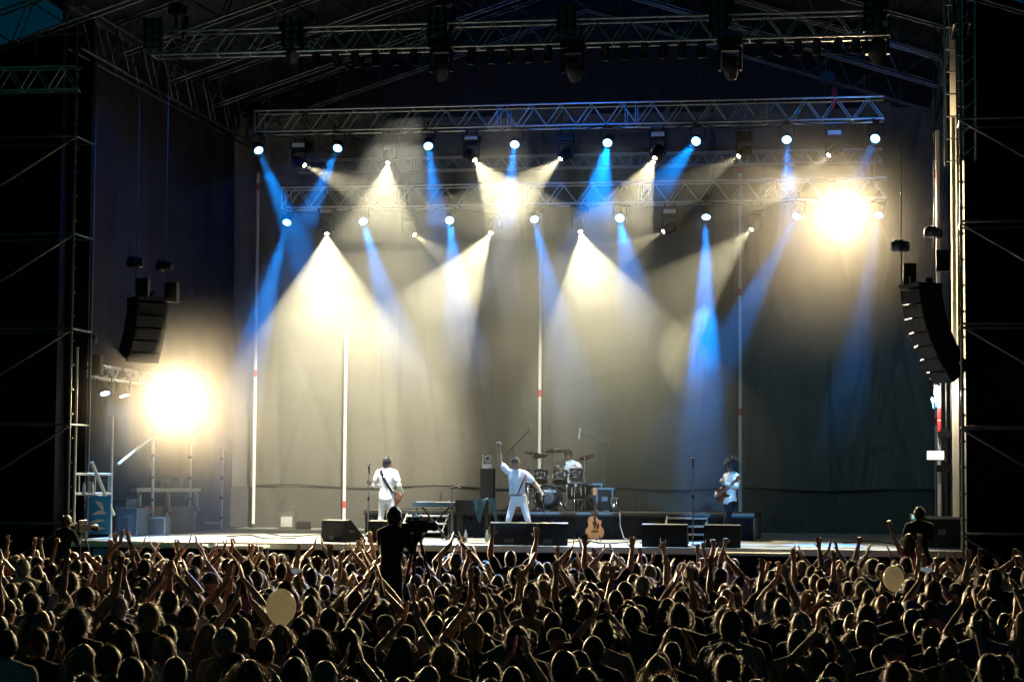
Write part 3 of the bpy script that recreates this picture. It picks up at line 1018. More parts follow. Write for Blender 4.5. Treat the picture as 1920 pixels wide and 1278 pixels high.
mb = MB()
for i in range(4): mb.box((Ln * (.55 + .1 * i), .35, zt_ + .12 + .05 * (i % 2)), (.16, .2, .14 + .1 * (i % 2)), Rz)
t.part('gear_box', mb, M_CASE)
# ================================================================== BACKLINE
RY0, RH = 5.0, 0.6
xl, xr = at(682, 980, RY0).x, at(1414, 980, RY0).x
t = Thing('drum_riser', 'wide black riser carrying the drum kit', 'riser', ((xl + xr) / 2, RY0, SZ))
w = xr - xl
mb = MB(); mb.box((0, 1.6, RH - .05), (w, 3.2, .1)); t.part('top', mb, M_BLACK)
vs = []
nn = 200
for i in range(nn + 1):
    x = -w / 2 + .02 + (w - .04) * i / nn
    y = .04 + .018 * math.sin(i * 1.3 + math.sin(i * .21) * 2)
    vs += [(x, y, .01), (x, y, RH - .1)]
mb = MB(); mb.add(vs, [(2 * i, 2 * i + 2, 2 * i + 3, 2 * i + 1) for i in range(nn)]); t.part('skirt', mb, M_SKIRT, True)
mb = MB(); mb.box((0, -.012, RH - .03), (w, .02, .05)); t.part('edge_trim', mb, M_CAN)
for s_ in (-1, 1):
    mb = MB(); mb.box((s_ * (w / 2 - .01), 1.6, (RH - .1) / 2), (.02, 3.1, RH - .1)); t.part('side_panel', mb, M_GREYCLOTH)
for k, (pa, pb_) in enumerate([(757, 835), (1248, 1324)]):
    xa, xb = at(pa, 985, RY0 - .5).x, at(pb_, 985, RY0 - .5).x
    t = Thing('riser_steps', 'open steps up to the drum riser behind the %s' % ('keyboard', 'right microphone stand')[k], 'steps', ((xa + xb) / 2, RY0 - .06, SZ), group='riser steps')
    ww = xb - xa
    for i in range(3):
        mb = MB(); mb.box((0, -.7 + .28 * i, .15 + .17 * i), (ww, .26, .035)); t.part('tread', mb, M_TABLE if k == 0 else M_DECK)
    for s_ in (-1, 1):
        mb = MB(); mb.tube([(s_ * ww / 2, -.84, 0), (s_ * ww / 2, -.84, .15), (s_ * ww / 2, -.08, .53), (s_ * ww / 2, -.08, 0)], .018, 6); t.part('side_frame', mb, M_STEEL)


def wedge(label, pxc, Yd, w, rz, h=.46):
    g = at(pxc, 1015, Yd)
    t = Thing('stage_monitor', label, 'loudspeaker', (g.x, g.y, SZ), rz, 'wedge monitors along the stage front')
    # profile in yz: back towards the audience (-y), grille facing the performers (+y) and up
    prof = [(0, 0), (.5, 0), (.56, .1), (.2, h), (.02, h - .02)]
    hw = w / 2
    vs = [(-hw, y, z) for y, z in prof] + [(hw, y, z) for y, z in prof]
    n = len(prof)
    fs = [tuple(range(n)), tuple(range(2 * n - 1, n - 1, -1))] + [(i, i + n, (i + 1) % n + n, (i + 1) % n) for i in range(n)]
    mb = MB(); mb.add(vs, fs); me = mb.mesh('cabinet', M_BLACK)
    t.part('cabinet', me, M_BLACK)
    mb = MB(); mb.add([(-hw + .04, .215, h - .01), (hw - .04, .215, h - .01), (hw - .04, .55, .12), (-hw + .04, .55, .12)], [(0, 1, 2, 3)], T3(0, .004, .006))
    t.part('grille', mb, M_GRILLE)
    for s_ in (-1, 1):
        mb = MB(); mb.box((s_ * (hw + .004), .22, .22), (.01, .14, .05)); t.part('handle', mb, M_STEEL)
    mb = MB(); mb.box((0, -.006, .09), (.18, .012, .08)); t.part('connector_plate', mb, M_CAN)


wedge('black wedge monitor nearest the left end of the deck', 622, 0.9, .74, R(-38))
wedge('black wedge monitor behind the black clad camera operator', 718, 0.7, .66, R(-4))
wedge('left one of the paired wedge monitors before the singer', 954, 0.1, .8, R(-3))
wedge('right one of the paired wedge monitors before the singer', 1027, 0.1, .8, R(8))
wedge('dark wedge monitor left of the right microphone stand', 1246, 0.1, .9, R(2))
wedge('wedge monitor at the feet of the curly haired guitarist', 1354, 0.05, .72, R(3))


def mic(t, p, d, m=M_BLACK):
    F = frame(p, d)
    mb = MB(); mb.lathe([(.012, -.18), (.017, -.16), (.02, -.02), (.024, 0)], 10, F); t.part('microphone', mb, m, True)
    mb = MB(); mb.lathe([(.023, 0), (.033, .03), (.028, .06), (.01, .075)], 12, F); t.part('mic_grille', mb, M_CHROME, True)


def mic_stand(label, px, Yd, zh, boom=None, heavy=False, ptop=None):
    g = at(px, 1005, Yd)
    t = Thing('microphone_stand', label, 'stand', (g.x, g.y, SZ), group='microphone stands')
    if heavy:
        mb = MB(); mb.lathe([(.14, 0), (.14, .02), (.03, .035)], 16); t.part('base', mb, M_STEEL, True)
    else:
        for a in (0.3, 2.4, 4.5):
            t.bar('leg', (0, 0, .16), (.32 * math.cos(a), .32 * math.sin(a), .01), .01, M_STEEL, 6)
    t.bar('lower_tube', (0, 0, .01), (0, 0, zh * .62), .015, M_STEEL)
    t.bar('upper_tube', (0, 0, zh * .62), (0, 0, zh), .01, M_STEEL)
    mb = MB(); mb.lathe([(.018, -.04), (.024, -.03), (.024, .03), (.018, .04)], 8, T3(0, 0, zh * .62)); t.part('clutch', mb, M_BLACK)
    if boom:
        e = Vector(boom)
        t.bar('boom_arm', Vector((0, 0, zh)) - e * .35, Vector((0, 0, zh)) + e, .008, M_BLACK, 6)
        mic(t, Vector((0, 0, zh)) + e, e)
    else:
        mic(t, Vector((0, 0, zh + .16)), (0, -.25, 1) if not heavy else (0, .1, 1))
    return t


mic_stand('microphone stand beside the white clad bass player', 690, 2.6, 1.42)
mic_stand('straight microphone stand between the right wedge monitors', 1299, 0.9, 1.6, heavy=True)
mic_stand('microphone stand over the keyboard with its microphone lying level', 846, 2.9, 1.12, boom=(.14, .02, .03))

# keyboard
g = at(815, 1001, 3.3)
t = Thing('keyboard', 'slim electronic keyboard on a folding stand', 'keyboard', (g.x, g.y, SZ))
mb = MB(); mb.box((0, 0, .76), (.92, .32, .1)); body = t.part('body', mb, mat('key_body', (.03, .06, .09), .4))
mb = MB(); mb.box((.24, -.03, .813), (.42, .26, .012)); t.part('control_panel', mb, M_WHITEP)
mb = MB(); mb.box((-.2, .1, .815), (.44, .1, .014)); t.part('key_bed', mb, M_WHITEP)
for s_ in (-1, 1):
    mb = MB(); mb.tube([(s_ * .3, -.2, .02), (-s_ * .3, .1, .7)], .02, 6).tube([(s_ * .3, -.25, .02), (s_ * .3, .25, .02)], .018, 6); t.part('stand_leg', mb, M_BLACK)
    mb = MB(); mb.tube([(s_ * .4, 0, .02), (s_ * .4, 0, .7)], .016, 6); t.part('stand_upright', mb, M_STEEL)
# draped electric piano / chair
g = at(888, 1002, 3.2)
t = Thing('electric_piano', 'draped dark electric piano beside the tall column', 'piano', (g.x, g.y, SZ))
mb = MB(); mb.box((0, 0, .72), (.72, .42, .3)); t.part('case', mb, M_BLACK)
for i in (-1, 1):
    for j in (-1, 1):
        mb = MB(); mb.tube([(i * .3, j * .16, 0), (i * .3, j * .16, .58)], [.022, .032], 6); t.part('leg', mb, M_BLACK)
vs = []
for i in range(25):
    for j in range(9):
        x = .02 + .5 * i / 24
        e = j / 8
        vs.append((x + .06 * e, -.23 - .08 * e + .03 * math.sin(i * .9 + j * .4), .9 - .5 * e * (.5 + .5 * math.sin(i * .35)) + .02 * math.sin(i)))
mb = MB(); mb.add(vs, [(i * 9 + j, (i + 1) * 9 + j, (i + 1) * 9 + j + 1, i * 9 + j + 1) for i in range(24) for j in range(8)])
t.part('draped_cloth', mb, mat('teal_cloth', (.008, .035, .05), .8, noise=.3), True)
for k, px in enumerate((873, 913)):
    g2 = at(px, 1008, 2.2)
    mb = MB(); mb.lathe([(.03, 0), (.035, .01), (.035, .15), (.03, .18), (.013, .22), (.013, .25)], 12)
    o = single('water_bottle', mb, M_CLEAR, ('water bottle under the draped piano', 'water bottle left of the paired wedge monitors')[k], 'bottle', True, 'water bottles'); o.location = (g2.x, g2.y, SZ)

# black column with white lamp head
g = at(914, 960, 5.6)
t = Thing('speaker_column', 'tall black column standing left of the singer', 'loudspeaker', (g.x, 5.6, SZ + RH))
zc = at(914, 878, 5.6).z - SZ - RH
mb = MB(); mb.box((0, 0, zc / 2), (.3, .3, zc)); t.part('cabinet', mb, M_BLACK)
mb = MB(); mb.box((0, -.154, zc / 2), (.24, .01, zc - .08)); t.part('grille', mb, M_GRILLE)
t = Thing('scanner_light', 'white unlit moving head lamp on top of the black column', 'stage light', (g.x, 5.6, SZ + RH + zc))
mb = MB(); mb.box((0, 0, .05), (.22, .2, .1)); t.part('base', mb, M_WHITEP)
mb = MB(); mb.box((-.1, 0, .2), (.04, .14, .24)); t.part('yoke', mb, M_WHITEP)
mb = MB(); mb.lathe([(.06, .12), (.09, .08), (.095, -.06), (.07, -.11), (.055, -.1)], 16, T3(.02, 0, .22) @ Matrix.Rotation(-math.pi / 2, 4, 'X') @ Matrix.Rotation(math.pi, 4, 'X')); t.part('head', mb, M_WHITEP, True)
mb = MB(); mb.lathe([(.05, 0), (.02, .006)], 14, T3(.02, -.125, .22) @ Matrix.Rotation(math.pi / 2, 4, 'X')); t.part('lens', mb, M_DARKGLASS)

# ------------------------------------------------------------------ drum kit
DZ = SZ + RH
def dp(px, py, Y): return at(px, py, Y)
bc = at(1027, 926, 5.9)
BR = .285
t = Thing('bass_drum', 'black bass drum with white lettering on its front head', 'drum', (bc.x, bc.y, DZ))
Fx = T3(0, 0, BR + .02) @ Matrix.Rotation(math.pi / 2, 4, 'X')
mb = MB(); mb.lathe([(BR - .01, -.42), (BR, -.4), (BR, 0), (BR - .01, .01)], 32, Fx); t.part('shell', mb, M_DRUM, True)
mb = MB(); mb.lathe([(BR - .012, .012), (BR * .4, .016), (.02, .017)], 32, Fx); hd = t.part('front_head', mb, M_DRUMHEAD, True)
mb = MB()
pts = [(math.cos(q) * (BR + .008), math.sin(q) * (BR + .008), .012) for q in np.linspace(0, 2 * math.pi, 41)]
mb.tube(pts, .014, 6, Fx, cap=False); t.part('hoop', mb, M_DRUM, True)
mb = MB(); mb.lathe([(.1, .019), (.08, .022), (.02, .022)], 24, Fx); t.part('centre_patch', mb, mat('grey_patch', (.03, .027, .024), .5), parent=hd)
cu = bpy.data.curves.new('lettering', 'FONT'); cu.body = 'YAMAHA'; cu.size = .085; cu.align_x = 'CENTER'; cu.extrude = .002
o_ = bpy.data.objects.new('lettering', cu); COL.objects.link(o_)
bpy.context.view_layer.update()
me = bpy.data.meshes.new_from_object(o_.evaluated_get(bpy.context.evaluated_depsgraph_get()))
bpy.data.objects.remove(o_)
me.materials.clear(); me.materials.append(M_WHITEB)
lo = t.part('lettering', me, M_WHITEB, parent=hd); lo.location = (.03, -.026, BR + .02 + .12); lo.rotation_euler = (math.pi / 2, 0, 0)
mb = MB(); mb.tube([(math.cos(q) * .03, math.sin(q) * .03, .0) for q in np.linspace(0, 6.283, 21)], .005, 5, cap=False)
for q in (.52, 2.62, 4.71): mb.tube([(0, 0, 0), (math.cos(q) * .03, math.sin(q) * .03, 0)], .005, 5)
lo2 = t.part('emblem', mb, M_WHITEB, parent=hd); lo2.location = (-.2, -.026, BR + .02 + .15); lo2.rotation_euler = (math.pi / 2, 0, 0)
for s_ in (-1, 1):
    t.bar('spur', (s_ * BR * .9, .1, .25), (s_ * (BR + .1), -.02, .0), .01, M_CHROME, 6)


def drum(label, px, py, Y, r, h, tilt, name='tom_drum', legs=False):
    p = at(px, py, Y)
    t = Thing(name, label, 'drum', p, group='drums of the kit')
    F = Matrix.Rotation(tilt, 4, 'X')
    mb = MB(); mb.lathe([(r, -h / 2), (r, h / 2)], 22, F); t.part('shell', mb, M_DRUM, True)
    mb = MB(); mb.lathe([(r - .004, h / 2 + .002), (.02, h / 2 + .004)], 22, F); t.part('drum_head', mb, M_WHITEP)
    mb = MB(); mb.lathe([(r - .004, -h / 2 - .002), (.02, -h / 2 - .004)], 22, F); t.part('bottom_head', mb, M_BRASS)
    for z in (-h / 2, h / 2):
        mb = MB(); mb.tube([(math.cos(q) * (r + .006), math.sin(q) * (r + .006), z) for q in np.linspace(0, 6.283, 25)], .01, 5, F, cap=False); t.part('hoop', mb, M_CHROME, True)
    mb = MB()
    for i in range(6):
        q = i * math.pi / 3 + .2
        mb.box((math.cos(q) * (r + .012), math.sin(q) * (r + .012), 0), (.02, .02, h * .5), F)
    t.part('lug_set', mb, M_CHROME)['kind'] = 'stuff'
    if legs:
        for q in (.5, 2.6, 4.7):
            t.bar('leg', (math.cos(q) * (r + .01), math.sin(q) * (r + .01), .1), (math.cos(q) * (r + .05), math.sin(q) * (r + .05), DZ - p.z), .009, M_CHROME, 6)
    return t


drum('left rack tom above the bass drum', 1014, 893, 6.1, .155, .23, R(-25))
drum('right rack tom above the bass drum', 1051, 894, 6.1, .165, .25, R(-25))
drum('high tom before the drummer', 1080, 890, 6.3, .15, .22, R(-20))
drum('snare drum left of the bass drum', 993, 908, 6.4, .175, .14, R(5), 'snare_drum', True)
drum('floor tom right of the bass drum', 1080, 920, 6.3, .2, .36, R(4), 'floor_tom', True)


def cymbal_stand(label, px, py, Y, r, tilt, boomx=0.0, footpx=None):
    p = at(px, py, Y)
    fx = at(footpx or px, py, Y).x
    t = Thing('cymbal_stand', label, 'cymbal', (fx, Y, DZ), group='cymbal stands')
    H = p.z - DZ
    dx = p.x - fx
    for a in (.4, 2.5, 4.6):
        t.bar('leg', (0, 0, .35), (.3 * math.cos(a), .3 * math.sin(a), .01), .012, M_CHROME, 6)
    t.bar('tube', (0, 0, .05), (0, 0, H - (.1 if dx else 0)), .013, M_CHROME)
    if dx:
        t.bar('boom', (0, 0, H - .1), (dx, 0, H), .01, M_CHROME, 6)
    mb = MB(); mb.lathe([(.005, .012), (.025, .01), (.04, 0), (r * .6, -.01), (r, -.028), (r, -.031), (r * .6, -.014), (.03, -.006)], 28, T3(dx, 0, H) @ Matrix.Rotation(tilt, 4, 'X') @ Matrix.Rotation(boomx, 4, 'Y'))
    t.part('cymbal', mb, M_BRASS, True)
    return t


cymbal_stand('tilted crash cymbal left of the singer side of the kit', 1000, 848, 6.4, .22, R(-10), R(6))
cymbal_stand('crash cymbal just right of the singer', 1011, 853, 6.8, .19, R(-12), R(-10), 1018)
cymbal_stand('large ride cymbal left of the drummer', 1041, 843, 6.6, .25, R(-10), R(-4))
cymbal_stand('crash cymbal at the right of the kit', 1096, 856, 6.4, .23, R(-12), R(-18))
cymbal_stand('low hi-hat cymbal left of the snare drum', 990, 880, 6.6, .17, R(4))
for k, (fx_, px, py, lab) in enumerate([(962, 996, 803, 'tall overhead microphone stand left of the drum kit'), (1133, 1087, 812, 'tall overhead microphone stand right of the drum kit')]):
    Y = 7.0
    f = at(fx_, 900, Y)
    zt = at(fx_, (837, 828)[k], Y).z - DZ
    t = Thing('microphone_stand', lab, 'stand', (f.x, Y, DZ), group='microphone stands')
    for a in (.3, 2.4, 4.5): t.bar('leg', (0, 0, .2), (.35 * math.cos(a), .35 * math.sin(a), .01), .011, M_BLACK, 6)
    t.bar('tube', (0, 0, .02), (0, 0, zt), .012, M_STEEL)
    e = t.L(at(px, py, Y)); s = Vector((0, 0, zt)); 
    t.bar('boom_arm', s - (e - s) * .35, e, .01, M_BLACK, 6)
    mb = MB(); mb.lathe([(.015, -.14), (.018, -.12), (.018, .12), (.012, .13)], 8, frame(e, (.12, 0, 1))); t.part('microphone', mb, M_WHITEP, True)
mb = MB(); mb.lathe([(.05, 0), (.17, .02), (.17, .08), (.1, .1)], 16); g = at(1066, 925, 6.9)
t = Thing('drum_throne', 'round drum stool under the drummer', 'stool', (g.x, 6.9, DZ)); o = t.part('seat', mb, M_BLACK, True); o.location = (0, 0, .42)
for a in (.2, 2.3, 4.4): t.bar('leg', (0, 0, .44), (.22 * math.cos(a), .22 * math.sin(a), .0), .012, M_CHROME, 6)
g = at(1136, 930, 6.4)
flight_case('open metal framed rack at the right of the drums', g.x, 6.4, DZ, .36, .4, .52, 0, M_BLACK, M_CAN)
g = at(1110, 930, 7.2); flight_case('black amplifier case behind the right of the drum kit', g.x, 7.2, DZ, .5, .4, .62, 0, M_BLACK, M_CAN)
g = at(1152, 930, 6.2)
t = Thing('percussion_drum', 'small chrome hand drum right of the kit', 'drum', (g.x, 6.2, DZ))
mb = MB(); mb.lathe([(.11, 0), (.12, .02), (.12, .3), (.11, .31)], 18); t.part('shell', mb, M_CHROME, True)
mb = MB(); mb.lathe([(.118, .312), (.02, .315)], 18); t.part('drum_head', mb, M_WHITEP)
# short rail posts behind
for k, (px, py) in enumerate([(826, 940), (1197, 940), (1575, 950)]):
    f = at(px, 960, BY - .9)
    t = Thing('rail_post', 'short bare rail post before the lower backcloth, %s' % ('left', 'middle', 'right')[k], 'post', (f.x, BY - .9, SZ), group='short rail posts')
    t.bar('tube', (0, 0, 0), (0, 0, 1.0), .022, M_STEEL)
    mb = MB(); mb.lathe([(.04, .62), (.05, .64), (.05, .7), (.04, .72)], 8); t.part('coupler', mb, M_STEEL)
    mb = MB(); mb.box((0, 0, .01), (.16, .16, .02)); t.part('foot_plate', mb, M_STEEL)


# ------------------------------------------------------------------ guitars
def guitar(label, M, body_m, top_m, acoustic, name='guitar', dark=False):
    """local: x across, z along the neck, front faces -y, origin at body bottom"""
    t = Thing(name, label, 'guitar', M=M, group=None)
    if acoustic:
        half = [(0, 0), (.10, .005), (.17, .05), (.2, .13), (.185, .2), (.14, .265), (.13, .3), (.145, .36), (.14, .42), (.09, .475), (.03, .48)]
        left = [(-x, z) for x, z in half[::-1][:-1]]
        right = half[:-3] + [(.14, .385), (.1, .40), (.06, .43), (.03, .48)]
        outline = [(x, z) for x, z in right] + [(-x, z) for x, z in half[::-1][:-1]]
        th = .1
    else:
        outline = [(0, 0), (.1, .01), (.15, .07), (.14, .14), (.11, .2), (.13, .27), (.16, .36), (.13, .4), (.08, .33), (.03, .31), (-.03, .31), (-.06, .36), (-.1, .46), (-.14, .45), (-.14, .36), (-.11, .24), (-.13, .16), (-.15, .08), (-.1, .01)]
        th = .045
    # round the outline with a spline
    n = len(outline); fine = []
    for i in range(n):
        p0, p1, p2, p3 = [Vector(outline[(i + q) % n]) for q in (-1, 0, 1, 2)]
        for s in (0, .33, .66):
            fine.append(tuple(.5 * ((2 * p1) + (p2 - p0) * s + (2 * p0 - 5 * p1 + 4 * p2 - p3) * s * s + (3 * p1 - p0 - 3 * p2 + p3) * s ** 3)))
    mb = MB(); mb.prism(fine, th); t.part('body', mb, body_m)
    inner = [(x * .97, .24 + (z - .24) * .97) for x, z in fine]
    mb = MB(); mb.prism(inner, .006, T3(0, -th / 2 - .002, 0)); tp = t.part('top', mb, top_m)
    zb = .48 if acoustic else .31
    mb = MB(); mb.box((0, -th / 2 + .005, zb + .2), (.05, .03, .5)); t.part('neck', mb, M_ROSE)
    mb = MB(); mb.box((0, -th / 2 - .012, zb + .1), (.046, .008, .7)); t.part('fingerboard', mb, M_ROSE)
    mb = MB(); mb.prism([(-.028, 0), (.028, 0), (.042, .16), (.0, .175), (-.042, .16)], .02, T3(0, -th / 2 + .01, zb + .45)); t.part('headstock', mb, M_ROSE if not acoustic else body_m)
    mb = MB()
    for i in range(3):
        for s_ in (-1, 1): mb.lathe([(.006, -.02), (.012, 0), (.006, .02)], 6, T3(s_ * .05, -th / 2 + .01, zb + .49 + i * .045) @ Matrix.Rotation(math.pi / 2, 4, 'Y'))
    t.part('tuner_set', mb, M_CHROME)['kind'] = 'stuff'
    if acoustic:
        mb = MB(); mb.lathe([(.05, 0), (.02, .002)], 20, T3(0, -th / 2 - .006, .33) @ Matrix.Rotation(math.pi / 2, 4, 'X')); t.part('sound_hole', mb, M_BLACK)
        mb = MB(); mb.prism([(.03, .3), (.06, .31), (.09, .34), (.1, .28), (.09, .22), (.06, .19), (.04, .22)], .003, T3(0, -th / 2 - .007, 0)); t.part('pick_guard', mb, M_PICK)
        mb = MB(); mb.box((0, -th / 2 - .01, .16), (.15, .012, .025)); t.part('bridge', mb, M_ROSE)
    else:
        mb = MB(); mb.box((0, -th / 2 - .008, .1), (.09, .01, .03)).box((0, -th / 2 - .008, .17), (.08, .01, .025)).box((0, -th / 2 - .008, .25), (.08, .01, .025)); t.part('pickup_set', mb, M_CHROME)['kind'] = 'stuff'
    mb = MB()
    for i in range(6): mb.tube([((i - 2.5) * .008, -th / 2 - .018, .15), ((i - 2.5) * .006, -th / 2 - .018, zb + .46)], .0012, 4)
    t.part('string_set', mb, M_CHROME)['kind'] = 'stuff'
    return t


g = at(1115, 1005, 3.2)
MG = T3(g.x, g.y, SZ + .06) @ Matrix.Rotation(R(8), 4, 'Z') @ Matrix.Rotation(R(-10), 4, 'X')
guitar('honey coloured acoustic guitar standing on the deck before the riser', MG, M_WOOD, M_WOOD, True, 'acoustic_guitar')
t = Thing('guitar_stand', 'low black stand under the acoustic guitar', 'stand', (g.x, g.y + .05, SZ))
for s_ in (-1, 1):
    t.bar('leg', (s_ * .03, .05, .3), (s_ * .16, -.16, .0), .01, M_BLACK, 6)
    t.bar('cradle_arm', (s_ * .09, -.05, .06), (s_ * .09, -.17, .05), .01, M_BLACK, 6)
t.bar('back_leg', (0, .05, .3), (0, .24, 0), .01, M_BLACK, 6)
# floor cables
for k, pts in enumerate([[(425, 1006), (470, 1004), (500, 1010), (560, 1009)], [(1200, 1018), (1270, 1014), (1300, 1021), (1340, 1016)], [(660, 1012), (680, 1016), (700, 1008), (690, 1003)],
                         [(1580, 1018), (1640, 1015), (1690, 1022), (1770, 1024)], [(860, 1016), (900, 1019), (930, 1014), (912, 1008)], [(1060, 1018), (1100, 1014), (1130, 1019), (1190, 1016)],
                         [(500, 1000), (540, 1006), (600, 1003), (640, 1010)]]):
    P4 = [G(*p) + Vector((0, 0, .012)) for p in pts]
    cs = []
    for i in range(len(P4) - 1):
        p0, p1, p2, p3 = P4[max(i - 1, 0)], P4[i], P4[i + 1], P4[min(i + 2, len(P4) - 1)]
        for s in np.linspace(0, 1, 8, endpoint=False):
            cs.append(.5 * ((2 * p1) + (p2 - p0) * s + (2 * p0 - 5 * p1 + 4 * p2 - p3) * s * s + (3 * p1 - p0 - 3 * p2 + p3) * s ** 3))
    mb = MB(); mb.tube(cs, .012, 6)
    single('floor_cable', mb, M_BLACK, 'black cable trailing over the deck %s' % ('at the left', 'round the right microphone stand', 'near the bass player', 'at the far right', 'before the draped piano', 'before the acoustic guitar', 'behind the left wedge monitor')[k], 'cable', True, 'deck cables')
g = at(1162, 962, RY0 - .05)
mb = MB(); mb.tube([(g.x, RY0 - .06, SZ + RH), (g.x + .02, RY0 - .1, SZ + .3), (g.x + .12, RY0 - .3, SZ + .05), (g.x + .3, RY0 - .9, SZ + .012)], .01, 6)
single('hanging_cable', mb, M_WHITEP, 'pale cable hanging down the riser front by the acoustic guitar', 'cable', True)
# low platforms in the pit
for k, (pa, pb_, py) in enumerate([(385, 500, 1020), (1335, 1490, 1034)]):
    a = at(pa, py, -1.0); c = at(pb_, py, -1.0)
    t = Thing('pit_platform', 'low pale topped platform in the pit before the %s' % ('left deck', 'right wedge monitors')[k], 'platform', ((a.x + c.x) / 2, -1.0, 0), group='pit platforms')
    mb = MB(); mb.box((0, 0, a.z - .03), (c.x - a.x, .5, .05)); t.part('top', mb, M_TABLE)
    for i in (-1, 1):
        for j in (-1, 1):
            mb = MB(); mb.box((i * ((c.x - a.x) / 2 - .05), j * .2, (a.z - .055) / 2), (.05, .05, a.z - .056)); t.part('leg', mb, M_STEEL)

# taped marks and set lists on the deck
for k, (px, Yd, rz) in enumerate([(560, 2.0, .3), (800, 1.2, -.2), (1150, 1.0, .1), (1460, 1.5, .5), (1600, .8, -.3)]):
    g = at(px, 1015, Yd)
    mb = MB(); mb.box((0, 0, SZ + .003), (.5, .05, .004)).box((0, .1, SZ + .0035), (.05, .2, .004))
    o = single('tape_mark', mb, M_BLACK if k % 2 else M_RED2, 'taped cross mark on the deck, %s from the left' % ORD[k], 'tape', group='deck tape marks'); o.location = (g.x, Yd, 0)
for k, (px, Yd) in enumerate([(745, 1.3), (985, 1.0), (1330, 1.3)]):
    g = at(px, 1015, Yd)
    mb = MB(); mb.box((0, 0, SZ + .004), (.22, .3, .004))
    o = single('set_list', mb, M_WHITEB, 'white paper set list on the deck near the %s' % ('bass player', 'singer', 'guitarist')[k], 'paper', group='set lists'); o.location = (g.x, Yd, 0)
# ================================================================== PEOPLE
M_SKINS = [mat('skin_light', (0.3, 0.17, 0.12), 0.5, noise=.08, sheen=.45), mat('skin_tan', (0.24, 0.13, 0.09), 0.5, noise=.08, sheen=.45), mat('skin_dark', (0.16, 0.085, 0.058), 0.5, noise=.08, sheen=.45)]
M_EYE = mat('eye_dark', (0.03, 0.025, 0.02), 0.25)
M_LIP = mat('lip', (0.35, 0.13, 0.11), 0.5)
M_SHOE = mat('shoe', (0.03, 0.03, 0.03), 0.5)
def cloth(name, c): return mat(name, c, 0.85, spec=.2, noise=.15, nscale=14, bump=.25, sheen=.7)
SHIRTS = {'black': (.007, .007, .008), 'white': (.36, .35, .33), 'navy': (.008, .012, .028), 'grey': (.06, .06, .06), 'khaki': (.11, .095, .06),
          'green': (.012, .06, .028), 'red': (.12, .012, .014), 'beige': (.2, .17, .12), 'blue': (.03, .06, .12), 'brown': (.035, .02, .014), 'pink': (.4, .12, .19), 'yellow': (.2, .16, .05)}
M_SHIRT = {k: cloth('shirt_' + k, v) for k, v in SHIRTS.items()}
M_JEANS = cloth('jeans', (.04, .06, .11)); M_DARKP = cloth('dark_trousers', (.018, .018, .02))
HAIRC = {'dark': (.012, .009, .007), 'brown': (.05, .028, .015), 'fair': (.2, .14, .07), 'grey': (.2, .19, .18), 'red': (.13, .012, .01)}
M_HAIR = {k: mat('hair_' + k, v, 0.5, spec=.35, trans=.15, sheen=1.0) for k, v in HAIRC.items()}

M_HAIRP = mat('performer_hair', (.008, .009, .014), .6, spec=.25)
LABS = ['skin', 'shirt', 'pants', 'shoe', 'eye', 'lip', 'extra']
EX = Vector((1, 0, 0)); EY = Vector((0, 1, 0)); EZ_ = Vector((0, 0, 1))


